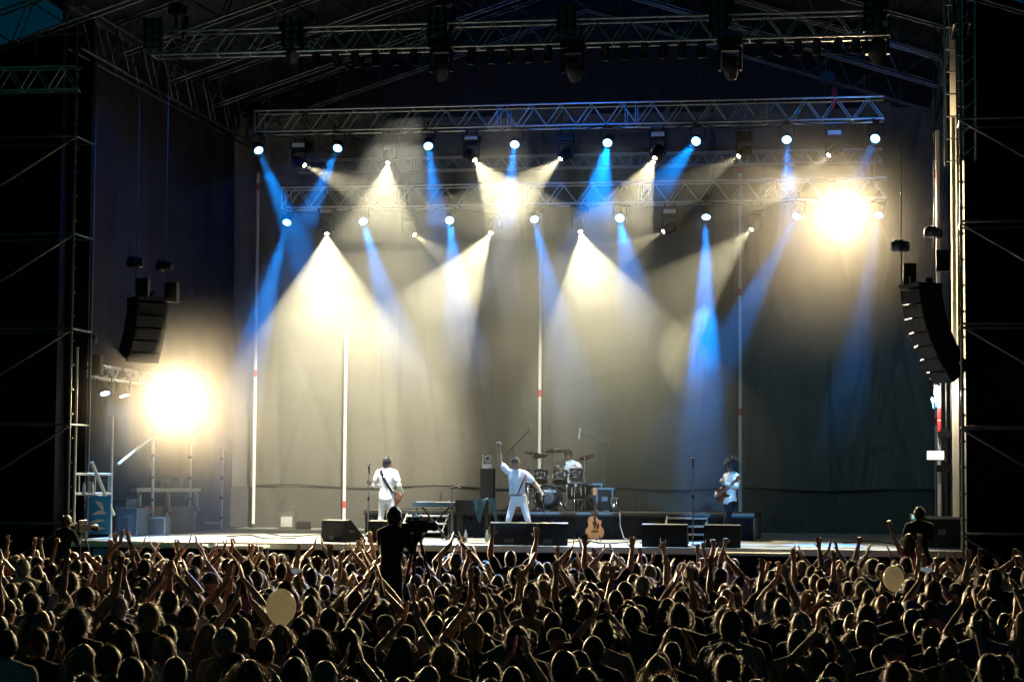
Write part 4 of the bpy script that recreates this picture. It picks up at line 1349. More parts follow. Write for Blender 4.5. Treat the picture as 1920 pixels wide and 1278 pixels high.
class Body:
    """a figure sketched as overlapping volumes; the volumes are then fused into one continuous skin"""
    def __init__(s):
        s.p = []

    def cap(s, a, b, ra, rb, lab):
        s.p.append(('c', Vector(a), Vector(b), ra, rb, lab))

    def ell(s, c, r, lab, Rm=None):
        s.p.append(('e', Vector(c), Vector(r), Rm or Matrix.Identity(3), lab))

    def loft(s, rings, lab):
        s.p.append(('l', rings, lab))

    def raw(s):
        V, F = [], []

        def put(vs, fs):
            b_ = len(V)
            V.extend(vs); F.extend([tuple(i + b_ for i in f) for f in fs])
        for q in s.p:
            if q[0] == 'c':
                _, a, b_, ra, rb, lab = q
                d = b_ - a
                if d.length < 1e-5: d = EZ_ * 1e-4
                Q = zrot(d); L = d.length; n = 8 if ra < .02 else 12
                prof = [(.02 * ra, -ra), (.7 * ra, -.71 * ra), (ra, 0), (rb, L), (.7 * rb, L + .71 * rb), (.02 * rb, L + rb)]
                m_ = MB(); M4 = Q.to_4x4(); M4.translation = a; m_.lathe(prof, n, M4); put(m_.v, m_.f)
            elif q[0] == 'e':
                _, c, r, Rm, lab = q
                n = 12 if max(r) > .03 else 8
                m_ = MB(); m_.lathe([(math.sin(t) , -math.cos(t)) for t in np.linspace(.06, math.pi - .06, 8)], n)
                put([c + Rm @ Vector((v[0] * r.x, v[1] * r.y, v[2] * r.z)) for v in m_.v], m_.f)
            else:
                _, rings, lab = q
                n = 16; vs = []
                for (cx, cy_, cz, rx, ry, tilt) in rings:
                    for j in range(n):
                        t_ = 2 * math.pi * j / n
                        vs.append(Vector((cx + rx * math.cos(t_), cy_ + ry * math.sin(t_), cz + tilt * ry * math.sin(t_))))
                k = len(rings)
                fs = [(i * n + j, i * n + (j + 1) % n, (i + 1) * n + (j + 1) % n, (i + 1) * n + j) for i in range(k - 1) for j in range(n)]
                fs += [tuple(range(n - 1, -1, -1)), tuple(range((k - 1) * n, k * n))]
                put(vs, fs)
        return V, F

    def label(s, C):
        best = np.full(len(C), 1e9); lab_ = np.zeros(len(C), int)
        for q in s.p:
            if q[0] == 'c':
                a, b_ = np.array(q[1]), np.array(q[2]); d = b_ - a
                t_ = np.clip(((C - a) @ d) / max(d @ d, 1e-9), 0, 1)
                D = np.linalg.norm(C - a - t_[:, None] * d, axis=1) - (q[3] + (q[4] - q[3]) * t_)
            elif q[0] == 'e':
                X = (C - np.array(q[1])) @ np.array(q[3]); r = np.array(q[2])
                k0 = np.linalg.norm(X / r, axis=1); k1 = np.linalg.norm(X / r ** 2, axis=1)
                D = k0 * (k0 - 1) / np.maximum(k1, 1e-9)
            else:
                rg = np.array(q[1]); zz = np.clip(C[:, 2], rg[:, 2].min(), rg[:, 2].max()); o_ = np.argsort(rg[:, 2])
                I = lambda c: np.interp(zz, rg[o_, 2], rg[o_, c])
                rx, ry = I(3), I(4)
                k0 = np.sqrt(((C[:, 0] - I(0)) / rx) ** 2 + ((C[:, 1] - I(1)) / ry) ** 2)
                D = np.maximum((k0 - 1) * np.minimum(rx, ry), np.abs(C[:, 2] - zz))
            L_ = LABS.index(q[-1]); m_ = D < best
            best[m_] = D[m_]; lab_[m_] = L_
        return lab_


def hand(B, w, d, n, mode='open', side=1, s=1.0, lab='skin'):
    """palm from the wrist along d, palm normal n; thumb on the 'side' of the palm"""
    w, d, n = Vector(w), Vector(d).normalized(), Vector(n).normalized()
    n = (n - d * n.dot(d)).normalized()
    x = d.cross(n) * side
    for k in (-1, 0, 1):
        B.cap(w + x * (.012 * k) * s, w + d * .085 * s + x * (.025 * k) * s, .016 * s, .014 * s, lab)
    for i, (o, L) in enumerate([(.034, .068), (.012, .078), (-.011, .073), (-.033, .056)]):
        base = w + d * .088 * s + x * o * s
        sp = x * (o * 2.6)
        r = .0088 * s
        if mode == 'open':
            d1 = (d + sp + n * .12).normalized(); d2 = (d + sp + n * .35).normalized()
        elif mode == 'fist' or (mode == 'horns' and i in (1, 2)) or (mode == 'point' and i > 0):
            d1 = (n + d * .25).normalized(); d2 = (-d + n * .25).normalized(); L *= .8
        elif mode == 'grip':
            d1 = (n * .9 + d * .5).normalized(); d2 = (-d * .5 + n * .6).normalized(); L *= .85
        else:
            d1 = (d + sp * .5).normalized(); d2 = (d + sp * .5 + n * .1).normalized()
        m_ = base + d1 * L * .52 * s
        B.cap(base, m_, r * 1.08, r, lab); B.cap(m_, m_ + d2 * L * .48 * s, r, r * .85, lab)
    tb = w + d * .025 * s + x * .03 * s
    if mode in ('fist', 'horns', 'grip', 'point'):
        t1 = (x * .6 + d * .6 + n * .6).normalized(); t2 = (d * .3 + n * .7 - x * .8).normalized()
    else:
        t1 = (x * .85 + d * .6 + n * .25).normalized(); t2 = (x * .45 + d + n * .2).normalized()
    tm = tb + t1 * .038 * s
    B.cap(tb, tm, .0125 * s, .0105 * s, lab); B.cap(tm, tm + t2 * .032 * s, .0105 * s, .0085 * s, lab)


def add_head(B, c, Rm, s=1.0, ears=True):
    c = Vector(c)
    P = lambda x, y, z: c + Rm @ (Vector((x, y, z)) * s)
    B.ell(c, Vector((.075, .094, .112)) * s, 'skin', Rm)
    B.ell(P(0, .022, -.062), Vector((.058, .066, .062)) * s, 'skin', Rm)
    B.ell(P(0, .062, -.098), Vector((.028, .024, .02)) * s, 'skin', Rm)
    B.cap(P(0, .09, .0), P(0, .108, -.036), .010 * s, .014 * s, 'skin')
    B.ell(P(0, .082, .022), Vector((.05, .016, .012)) * s, 'skin', Rm)
    for k in (-1, 1):
        if ears: B.ell(P(.077 * k, -.004, -.012), Vector((.012, .02, .032)) * s, 'skin', Rm)
        B.ell(P(.031 * k, .08, .003), Vector((.014, .013, .009)) * s, 'eye', Rm)
    B.ell(P(0, .086, -.068), Vector((.024, .01, .008)) * s, 'lip', Rm)


def person(arms, hands, female=False, legs=None, head=(0, 0, 0), lean=(0, 0), long_sleeve=False, hip=(0, 0, .95), skin_top=False, bulk=1.0, seated=False, skirt=False, vest=False, dress_long=False):
    """arms: {-1:(elbow, wrist), 1:(elbow, wrist)}; hands: {side:(dir, normal, mode)}; x right, +y forward"""
    B = Body(); k = bulk; lx, ly = lean
    sw = (.165 if female else .185) * k
    hx, hy, hz = hip
    Z = lambda z: hz + (z - .95)
    def lf(z): e = max(0, (z - .95) / .55); return hx + lx * e, hy + ly * e
    rings = []
    tab = [(.86, .155, .115), (.95, .165, .12), (1.06, .145, .105), (1.2, .165, .118), (1.32, .178 if not female else .16, .125 if not female else .13), (1.41, .17, .105), (1.46, .12, .085), (1.495, .06, .06)]
    for z, rx, ry in tab:
        x, y = lf(z); rings.append((x, y, Z(z), rx * k, ry * k, 0))
    B.loft(rings, 'shirt')
    # hem
    x, y = lf(.9)
    B.loft([(x, y, Z(.84), .168 * k, .125 * k, 0), (x, y, Z(.88), .172 * k, .128 * k, 0), (x, y, Z(.98), .168 * k, .122 * k, 0)], 'shirt')
    B.ell((hx, hy - .02, Z(.86)), Vector((.16, .125, .11)) * k, 'pants')
    if female:
        x, y = lf(1.3)
        for q in (-1, 1): B.ell((x + q * .075, y + .085, Z(1.29)), (.065, .06, .06), 'shirt')
    nx, ny = lf(1.5)
    hc = Vector((nx, ny + .02, Z(1.625)))
    B.cap((nx, ny - .01, Z(1.45)), hc + Vector((0, -.012, -.07)), .056 if not female else .047, .05 if not female else .043, 'skin')
    for q in (-1, 1):   # trapezius
        B.cap((nx + q * .03, ny - .015, Z(1.485)), (nx + q * sw * .85, ny - .01, Z(1.435)), .045 * k, .05 * k, 'shirt')
    Rm = Euler(head, 'XYZ').to_matrix()
    add_head(B, hc, Rm, 1.03)
    for q in (-1, 1):
        sx, sy = lf(1.41)
        sh = Vector((sx + q * sw, sy, Z(1.415)))
        el, wr = Vector(arms[q][0]), Vector(arms[q][1])
        if el.z > 1.45: sh = sh + Vector((-q * .015, 0, .035))
        ra = (.055 if not female else .046) * k
        B.ell(sh, Vector((.062, .06, .06)) * k, 'shirt')
        mid = sh.lerp(el, .62)
        if skin_top:
            B.cap(sh, el, ra, ra * .84, 'skin')
        else:
            B.cap(sh, mid, ra + .012, ra + .016, 'shirt'); B.cap(sh, el, ra, ra * .84, 'shirt' if long_sleeve else 'skin')
        if long_sleeve:
            B.cap(el, wr - (wr - el) * .06, ra * .98, .036, 'shirt')
        m2 = el.lerp(wr, .3)
        B.cap(el, m2, ra * .82, ra * .84, 'shirt' if long_sleeve else 'skin'); B.cap(m2, wr, ra * .84, .026, 'skin')
        hd, hn_, hm_ = hands[q]
        hand(B, wr, hd, hn_, hm_, q, 1.08)
    legs = legs or {-1: ((-.1, .01, .5), (-.11, -.02, .08)), 1: ((.1, .02, .5), (.12, .0, .08))}
    for q in (-1, 1):
        kn, an = Vector(legs[q][0]), Vector(legs[q][1])
        hp = Vector((hx + q * .085, hy, Z(.88)))
        B.cap(hp, kn, .088 * k, .062 * k, 'pants')
        m2 = kn.lerp(an, .35)
        B.cap(kn, m2, .06 * k, .06 * k, 'pants'); B.cap(m2, an, .06 * k, .052, 'pants')
        fdir = Vector((q * .25, 1, 0)).normalized() if len(legs[q]) < 3 else Vector(legs[q][2])
        B.cap(an + Vector((0, 0, -.035)) - fdir * .03, an + fdir * .16 + Vector((0, 0, -.042)), .042, .036, 'shoe')
    B.hc, B.hR = hc, Rm
    return B


PENDING = []


def bake(B, vox=.011, ratio=.2, name='person'):
    V, F = B.raw()
    me = bpy.data.meshes.new(name + '_raw'); me.from_pydata([tuple(v) for v in V], [], F)
    o = bpy.data.objects.new(name + '_raw', me); COL.objects.link(o)
    md = o.modifiers.new('r', 'REMESH'); md.mode = 'VOXEL'; md.voxel_size = vox
    sm_ = o.modifiers.new('s', 'SMOOTH'); sm_.iterations = 2; sm_.factor = .4
    dc = o.modifiers.new('d', 'DECIMATE'); dc.ratio = ratio
    PENDING.append((o, B, name))
    return len(PENDING) - 1


def flush():
    bpy.context.view_layer.update()
    dg = bpy.context.evaluated_depsgraph_get()
    out = []
    for o, B, name in PENDING:
        me = bpy.data.meshes.new_from_object(o.evaluated_get(dg))
        me.name = name
        n = len(me.polygons)
        C = np.empty(n * 3); me.polygons.foreach_get('center', C); C = C.reshape(-1, 3)
        lab = B.label(C)
        me.materials.clear()
        for m_ in (M_SKINS[0], M_SHIRT['black'], M_JEANS, M_SHOE, M_EYE, M_LIP, M_CHROME): me.materials.append(m_)
        me.polygons.foreach_set('material_index', lab.astype(np.int32))
        me.polygons.foreach_set('use_smooth', np.ones(n, bool))
        me.update()
        out.append((me, B))
    for o, B, name in PENDING:
        r = o.data; bpy.data.objects.remove(o); bpy.data.meshes.remove(r)
    PENDING.clear()
    return out


# ------------------------------------------------------------------ hair
def hair_mesh(style, seed):
    rs = np.random.default_rng(seed)
    r = np.array([.0785, .0975, .1155])
    P = dict(short=(420, .03, .75, .0, .006, 1.06), crop=(300, .014, .9, .0, .005, 1.03), messy=(460, .055, .6, .35, .007, 1.09), long=(420, .36, .12, .06, .009, 1.08),
             wavy=(460, .34, .3, .3, .009, 1.13), bob=(380, .2, .2, .08, .009, 1.1), curly=(620, .1, .9, 1.2, .008, 1.16), tail=(300, .03, .2, .0, .006, 1.05), mane=(700, .26, .6, 1.1, .009, 1.2))[style]
    n, Ln, lift, jit, wd, sc_ = P
    V, F = [], []
    # scalp shell
    nu, nv = 26, 16
    def hairline(x, y, z):   # True where hair grows
        return (z > .035 - .0 * y) if y > .045 else ((z > -.02) if y > .0 else z > (-.085 if style in ('crop', 'short', 'tail', 'messy') else -.1))
    idx = {}
    ph = rs.uniform(0, 6, 4)
    for i in range(nv + 1):
        th = math.pi * i / nv
        for j in range(nu):
            q = 2 * math.pi * j / nu
            d = np.array([math.sin(th) * math.cos(q), math.sin(th) * math.sin(q), math.cos(th)])
            w = sc_ + .02 * math.sin(4 * q + ph[0]) * math.sin(3 * th + ph[1]) + rs.normal(0, .006)
            idx[i, j] = len(V); V.append(d * r * w + np.array([0, -.004, .002]))
    for i in range(nv):
        for j in range(nu):
            a = [idx[i, j], idx[i + 1, j], idx[i + 1, (j + 1) % nu], idx[i, (j + 1) % nu]]
            c = sum(V[k] for k in a) / 4
            if hairline(*c): F.append(tuple(a))
    # locks
    seg = 5
    for _ in range(n):
        while True:
            d = rs.normal(size=3); d /= np.linalg.norm(d)
            p = d * r * (sc_ - .01)
            if hairline(*p): break
        L = Ln * rs.uniform(.7, 1.15)
        nrm = d / r; nrm /= np.linalg.norm(nrm)
        side = np.cross(nrm, [0, 0, 1.0]); side /= (np.linalg.norm(side) + 1e-6)
        dirn = nrm * lift + rs.normal(0, .25 + jit * .3, 3)
        w0 = wd * rs.uniform(.6, 1.2)
        pts = [p.copy()]
        for k in range(seg):
            g = np.array([0, -.15 if p[1] < 0 else -.5, -1.0]) * (1 - lift * .6 if Ln < .06 else 1.0)
            dirn = dirn * .55 + g * (.45 if Ln > .06 else .2) + rs.normal(0, .12 + jit, 3) * (.6 if jit > .5 else .3)
            dirn /= np.linalg.norm(dirn) + 1e-6
            p = p + dirn * L / seg
            e = p / (r * (sc_ + .01)); m = np.linalg.norm(e)
            if m < 1 and p[2] > -.1: p = p / m
            if p[2] < -.08 and p[1] > -.03 and Ln > .1: p[1] = -.03 - rs.uniform(0, .02) if abs(p[0]) < .06 else p[1]
            if p[2] < -.16: p[1] = min(p[1], -.085)
            pts.append(p.copy())
        b_ = len(V)
        for k, q in enumerate(pts):
            ww = w0 * (1 - (k / seg) ** 2 * .9)
            V.append(q - side * ww / 2); V.append(q + side * ww / 2)
        for k in range(seg): F.append((b_ + 2 * k, b_ + 2 * k + 1, b_ + 2 * k + 3, b_ + 2 * k + 2))
    if style == 'tail':
        for _ in range(160):
            p = np.array([rs.normal(0, .012), -.1, .04 + rs.normal(0, .012)]); dirn = np.array([rs.normal(0, .2), -.9, .2]); b_ = len(V)
            side = np.array([1, rs.normal(0, .4), 0])
            for k in range(6):
                V.append(p - side * .003); V.append(p + side * .003)
                dirn = dirn * .6 + np.array([rs.normal(0, .08), -.02, -.5]); p = p + dirn / np.linalg.norm(dirn) * .05
                if k: F.append((b_ + 2 * k - 2, b_ + 2 * k - 1, b_ + 2 * k + 1, b_ + 2 * k))
    me = bpy.data.meshes.new('hair'); me.from_pydata([tuple(v) for v in V], [], F)
    me.materials.append(M_HAIR['dark'])
    me.polygons.foreach_set('use_smooth', [True] * len(me.polygons)); me.update()
    return me


def cap_mesh():
    mb = MB(); mb.lathe([(.088, -.01), (.092, .02), (.085, .07), (.06, .105), (.015, .12)], 20, Matrix.Scale(1.15, 4, (0, 1, 0)))
    mb.add([(-.07, .08, .0), (.07, .08, .0), (.05, .17, -.01), (-.05, .17, -.01), (-.07, .08, -.012), (.07, .08, -.012), (.05, .17, -.02), (-.05, .17, -.02)], [(0, 1, 2, 3), (7, 6, 5, 4), (2, 6, 7, 3), (1, 5, 6, 2), (0, 3, 7, 4)])
    return mb.mesh('cap', M_SHIRT['grey'], True)


HAIRS = {}
for i, (st_, n) in enumerate([('short', 3), ('crop', 2), ('messy', 2), ('long', 3), ('wavy', 2), ('bob', 2), ('curly', 1), ('tail', 2), ('mane', 1)]):
    HAIRS[st_] = [hair_mesh(st_, 100 + 10 * i + q) for q in range(n)]
CAPM = cap_mesh()


def dress(o, skin, shirt, pants, shoe=None):
    for i, m_ in enumerate((skin, shirt, pants, shoe or M_SHOE)):
        o.material_slots[i].link = 'OBJECT'; o.material_slots[i].material = m_


def put_person(me, B, loc, rz, scale, label, hair, hcol, skin, shirt, pants, group=None, shoe=None, M=None):
    o = bpy.data.objects.new('person', me); COL.objects.link(o)
    o.location = loc; o.rotation_euler = (0, 0, rz); o.scale = (scale,) * 3
    o['label'] = label; o['category'] = 'person'
    if group: o['group'] = group
    dress(o, skin, shirt, pants, shoe)
    if hair:
        h = bpy.data.objects.new('cap' if hair is CAPM else 'hair', hair); COL.objects.link(h)
        h.parent = o
        Mh = (B.hR * 1.03).to_4x4(); Mh.translation = B.hc; h.matrix_basis = Mh
        h.scale = [1.03 * random.uniform(.96, 1.12), 1.03 * random.uniform(.96, 1.1), 1.03 * random.uniform(.95, 1.08)]
        if hair is not CAPM:
            h.material_slots[0].link = 'OBJECT'; h.material_slots[0].material = hcol
    return o


def child(o, name, mb, m, smooth=False):
    c = bpy.data.objects.new(name, mb.mesh(name, m, smooth) if isinstance(mb, MB) else mb); COL.objects.link(c); c.parent = o
    return c


U, F_, D_ = (0, 0, 1), (0, 1, 0), (0, 0, -1)
# ------------------------------------------------------------------ performers
perf = {}
# singer: right arm punched up, left arm thrown down and out, legs wide
perf['singer'] = bake(person({1: ((.34, .03, 1.62), (.37, .02, 1.92)), -1: ((-.37, .04, 1.2), (-.5, .16, 1.0))},
    {1: ((.08, 0, 1), (0, 1, 0), 'fist'), -1: ((-.3, .3, -.9), (.8, .3, 0), 'grip')}, legs={-1: ((-.22, .08, .49), (-.33, -.02, .08)), 1: ((.16, .08, .49), (.22, -.02, .08))},
    head=(R(-8), R(8), R(18)), lean=(.06, .02), hip=(-.03, 0, .94), bulk=.96), .009, .3, 'person')
perf['bass'] = bake(person({1: ((.3, -.02, 1.14), (.28, .2, .98)), -1: ((-.3, .0, 1.14), (-.16, .28, 1.12))},
    {1: ((-.2, .6, -.4), (-.8, 0, .2), 'grip'), -1: ((.3, .7, .2), (.2, .2, 1), 'grip')}, legs={-1: ((-.13, .02, .5), (-.18, -.02, .08)), 1: ((.12, .03, .5), (.16, 0, .08))},
    head=(0, 0, R(-45)), long_sleeve=True, bulk=1.05), .009, .3, 'person')
perf['guitarist'] = bake(person({1: ((.33, -.1, 1.17), (.22, .2, 1.06)), -1: ((-.34, .08, 1.2), (-.3, .34, 1.26))},
    {1: ((-.6, .5, -.3), (-.5, .3, -.3), 'grip'), -1: ((.3, .5, .4), (.4, -.2, .5), 'grip')}, legs={-1: ((-.15, .2, .5), (-.2, .26, .08)), 1: ((.14, -.05, .5), (.2, -.2, .08))},
    head=(R(-4), 0, R(10)), long_sleeve=True, lean=(0, -.04)), .009, .3, 'person')
perf['drummer'] = bake(person({1: ((.3, .12, .98), (.22, .36, 1.02)), -1: ((-.3, .12, .98), (-.18, .36, .98))},
    {1: ((-.2, .9, .2), (0, .2, -1), 'grip'), -1: ((.2, .9, .2), (0, .2, -1), 'grip')}, legs={-1: ((-.2, .42, .52), (-.22, .46, .08)), 1: ((.2, .42, .52), (.22, .5, .08))},
    head=(R(-10), 0, 0), hip=(0, 0, .62), lean=(0, .06)), .01, .25, 'person')
perf['operator'] = bake(person({1: ((.25, .12, 1.2), (.16, .34, 1.42)), -1: ((-.22, .14, 1.16), (-.1, .36, 1.3))},
    {1: ((-.1, .8, .4), (-.8, .2, 0), 'grip'), -1: ((.2, .8, .2), (.6, .2, .3), 'grip')}, head=(R(4), 0, R(-12)), long_sleeve=True, bulk=1.02, lean=(.02, .02)), .01, .25, 'person')
# woman on shoulders: seated, one arm up with a phone, one beside
perf['rider'] = bake(person({-1: ((-.22, .06, 1.6), (-.3, .14, 1.86)), 1: ((.24, .1, 1.16), (.16, .3, 1.22))},
    {-1: ((-.15, .1, 1), (0, 1, 0), 'grip'), 1: ((-.2, .8, .3), (-.6, 0, .5), 'open')}, female=True, skin_top=True, legs={-1: ((-.16, .36, .84), (-.17, .34, .42)), 1: ((.16, .36, .84), (.17, .34, .42))},
    head=(0, 0, R(20))), .01, .25, 'person')

# ------------------------------------------------------------------ crowd poses
dn = lambda q, v=0: ((q * (.25 + v), -.03, 1.13), (q * (.23 + v), .1, .9))
H_dn = lambda q: ((0, .3, -1), (-q, 0, 0), 'open2')
POSES = {}
def pose(name, arms, hands, **kw):
    for fem in (False, True):
        POSES.setdefault(name, []).append(bake(person(arms, hands, female=fem, bulk=.93 if fem else 1.04, long_sleeve=kw.get('ls', False), head=kw.get('head', (0, 0, 0)), skin_top=fem and kw.get('st', False)), .0115, .16))
pose('down', {1: dn(1), -1: dn(-1)}, {1: H_dn(1), -1: H_dn(-1)})
pose('down_turned', {1: dn(1, .02), -1: dn(-1)}, {1: H_dn(1), -1: H_dn(-1)}, head=(0, R(5), R(28)), st=True)
pose('down_tilt', {1: dn(1), -1: dn(-1, .03)}, {1: H_dn(1), -1: H_dn(-1)}, head=(R(-6), R(-8), R(-20)), ls=True)
pose('clap_high', {1: ((.29, .1, 1.62), (.075, .16, 1.88)), -1: ((-.29, .1, 1.62), (-.075, .16, 1.88))}, {1: ((-.25, .05, 1), (-1, .1, 0), 'open2'), -1: ((.25, .05, 1), (1, .1, 0), 'open2')}, head=(R(4), 0, 0))
pose('clap_wide', {1: ((.36, .08, 1.56), (.2, .14, 1.83)), -1: ((-.36, .08, 1.58), (-.17, .14, 1.86))}, {1: ((-.3, .1, 1), (-1, .2, 0), 'open'), -1: ((.3, .1, 1), (1, .2, 0), 'open')}, st=True)
pose('right_up', {1: ((.3, .06, 1.66), (.26, .1, 1.93)), -1: dn(-1)}, {1: ((-.05, .05, 1), (0, 1, 0), 'open'), -1: H_dn(-1)}, head=(R(5), 0, R(8)))
pose('left_fist', {-1: ((-.28, .06, 1.67), (-.22, .12, 1.95)), 1: dn(1)}, {-1: ((0, .1, 1), (0, 1, 0), 'fist'), 1: H_dn(1)}, head=(R(4), 0, R(-10)))
pose('both_up', {1: ((.33, .05, 1.66), (.36, .1, 1.92)), -1: ((-.31, .05, 1.68), (-.3, .1, 1.95))}, {1: ((.05, 0, 1), (0, 1, 0), 'open'), -1: ((-.05, 0, 1), (0, 1, 0), 'open')}, head=(R(6), 0, 0))
pose('horns', {1: ((.27, .04, 1.68), (.2, .06, 1.96)), -1: dn(-1)}, {1: ((0, .05, 1), (0, 1, 0), 'horns'), -1: H_dn(-1)})
pose('over_head', {1: ((.33, .0, 1.6), (.05, .06, 1.84)), -1: ((-.33, .0, 1.6), (-.05, .06, 1.84))}, {1: ((-.7, .1, .5), (-.3, .2, -1), 'fist'), -1: ((.7, .1, .5), (.3, .2, -1), 'fist')})
pose('phone_up', {1: ((.27, .18, 1.5), (.09, .3, 1.74)), -1: ((-.27, .18, 1.5), (-.09, .3, 1.74))}, {1: ((-.15, .1, 1), (-.6, -.5, 0), 'grip'), -1: ((.15, .1, 1), (.6, -.5, 0), 'grip')}, head=(R(5), 0, 0))
pose('chest_clap', {1: ((.29, .02, 1.18), (.07, .3, 1.34)), -1: ((-.29, .02, 1.18), (-.07, .3, 1.34))}, {1: ((-.2, .4, .9), (-1, 0, 0), 'open2'), -1: ((.2, .4, .9), (1, 0, 0), 'open2')})
BAKED = flush()
WHITE_SUIT = mat('white_suit', (.7, .7, .7), .75, noise=.12, nscale=9, bump=1.0, stretch=(1.6, 1.6, .7))

def pz(px, pyhead, pyfoot=None, Y=None, z=SZ):
    pass

# singer
P = at(968, 1010, 1.0)
me, B = BAKED[perf['singer']]
singer = put_person(me, B, (P.x, 1.05, SZ), R(180 + 8), 1.02, 'singer in white with one fist punched high and legs apart', HAIRS['short'][1], M_HAIRP, M_SKINS[1], WHITE_SUIT, WHITE_SUIT, shoe=WHITE_SUIT)
mb = MB(); mb.tube([(-.18, .115, 1.4), (-.1, .13, 1.2), (-.02, .13, 1.0)], [.012, .02, .012], 6)
child(singer, 'jacket_trim', mb, M_SHIRT['red'], True)
mb = MB(); vs = []
for i in range(25):
    a = 2 * math.pi * i / 24
    vs += [(math.cos(a) * .168, math.sin(a) * .124, .955), (math.cos(a) * .168, math.sin(a) * .124, .995)]
mb.add(vs, [(2 * i, 2 * i + 2, 2 * i + 3, 2 * i + 1) for i in range(24)])
child(singer, 'belt', mb, M_GREYCLOTH, True)
for s_ in (-1, 1):
    mb = MB(); vs = []
    for j, (z, w0, w1, yy) in enumerate([(1.44, .06, .15, .105), (1.36, .07, .17, .13), (1.24, .085, .168, .135), (1.12, .06, .155, .13), (1.0, .05, .16, .13)]):
        for e in np.linspace(0, 1, 6):
            x = w0 + (w1 - w0) * e
            vs.append((s_ * x, yy * math.sqrt(max(.03, 1 - (x / .19) ** 2)) + .014, z + .01 * math.sin(e * 9 + j)))
    mb.add(vs, [(j * 6 + i, j * 6 + i + 1, j * 6 + i + 7, j * 6 + i + 6) for j in range(4) for i in range(5)])
    child(singer, 'waistcoat_panel', mb, mat('waistcoat_white', (.5, .52, .56), .6, noise=.5, nscale=30), True)
t = Thing('hand_microphone', 'handheld microphone with cable in the lowered hand of the singer', 'microphone', singer.location)
Ms = Matrix.Rotation(R(188), 4, 'Z') @ Matrix.Scale(1.02, 4)
hp = Vector((-.545, .215, .905))
mic(t, Ms @ (hp + Vector((0, .02, .08))), Ms.to_3x3() @ Vector((-.1, .3, 1)))
mb = MB(); mb.tube([Ms @ (hp + Vector((.01, -.03, -.1))), Ms @ Vector((-.56, .15, .5)), Ms @ Vector((-.5, .05, .12)), Ms @ Vector((-.3, -.2, .012)), Ms @ Vector((.3, -.5, .012))], .009, 6)
t.part('cable', mb, M_BLACK, True)

# bass player, back to the audience
P = at(724, 1004, 3.4)
me, B = BAKED[perf['bass']]
bass = put_person(me, B, (P.x, 3.4, SZ), R(-14), 1.02, 'bass player in white seen from behind with a dark strap', HAIRS['short'][0], M_HAIRP, M_SKINS[0], WHITE_SUIT, WHITE_SUIT, shoe=M_SHOE)
mb = MB()
st_pts = [(-.12, .1, 1.48), (-.11, -.02, 1.515), (-.09, -.1, 1.44), (0, -.137, 1.28), (.1, -.13, 1.12), (.165, -.07, 1.0), (.19, .06, .95), (.16, .18, .95)]
vs = []
for p in st_pts: vs += [(p[0] - .03, p[1], p[2] - .012), (p[0] + .03, p[1], p[2] + .012)]
mb.add(vs, [(2 * i, 2 * i + 1, 2 * i + 3, 2 * i + 2) for i in range(len(st_pts) - 1)])
child(bass, 'guitar_strap', mb, M_BLACK, True)
MGt = bass.matrix_basis.copy()
MGt = Matrix.LocRotScale(bass.location, Euler((0, 0, R(-14))), None) @ T3(.2, .26, .82) @ Matrix.Rotation(math.pi, 4, 'Z') @ Matrix.Rotation(R(62), 4, 'Y')
guitar('dark electric bass held by the bass player', MGt, M_ROSE, M_BLACKGLOSS, False, 'bass_guitar')

# guitarist on the right
P = at(1369, 1010, 2.2)
me, B = BAKED[perf['guitarist']]
gt = put_person(me, B, (P.x, 2.2, SZ), R(128), 1.0, 'curly haired guitarist in a loose white shirt and dark trousers', HAIRS['mane'][0], M_HAIRP, M_SKINS[0], WHITE_SUIT, mat('black_trousers', (.006, .007, .01), .8, spec=.1))
mb = MB()
vs = []
for i in range(13):
    a = R(-75 + 150 * i / 12) + math.pi
    for (z, rr) in ((1.42, .9), (1.3, 1.05), (1.15, 1.06), (1.02, 1.04), (.94, 1.08)):
        vs.append((math.sin(a) * .178 * rr, math.cos(a) * .135 * rr - .02, z))
mb.add(vs, [(i * 5 + j, (i + 1) * 5 + j, (i + 1) * 5 + j + 1, i * 5 + j + 1) for i in range(12) for j in range(4)])
child(gt, 'waistcoat', mb, cloth('waistcoat', (.03, .04, .06)), True)
MGt = Matrix.LocRotScale(gt.location, Euler((0, 0, R(128))), None) @ T3(.16, .2, .96) @ Matrix.Rotation(math.pi, 4, 'Z') @ Matrix.Rotation(R(62), 4, 'Y')
guitar('dark brown electric guitar held by the curly haired guitarist', MGt, M_ROSE, mat('dark_lacquer', (.06, .02, .014), .2, coat=.5), False, 'electric_guitar')

# drummer
g = at(1066, 925, 6.9)
me, B = BAKED[perf['drummer']]
put_person(me, B, (g.x, 6.9, DZ), R(180), 1.0, 'drummer in a white shirt seated behind the kit', HAIRS['messy'][0], M_HAIRP, M_SKINS[0], WHITE_SUIT, M_DARKP)


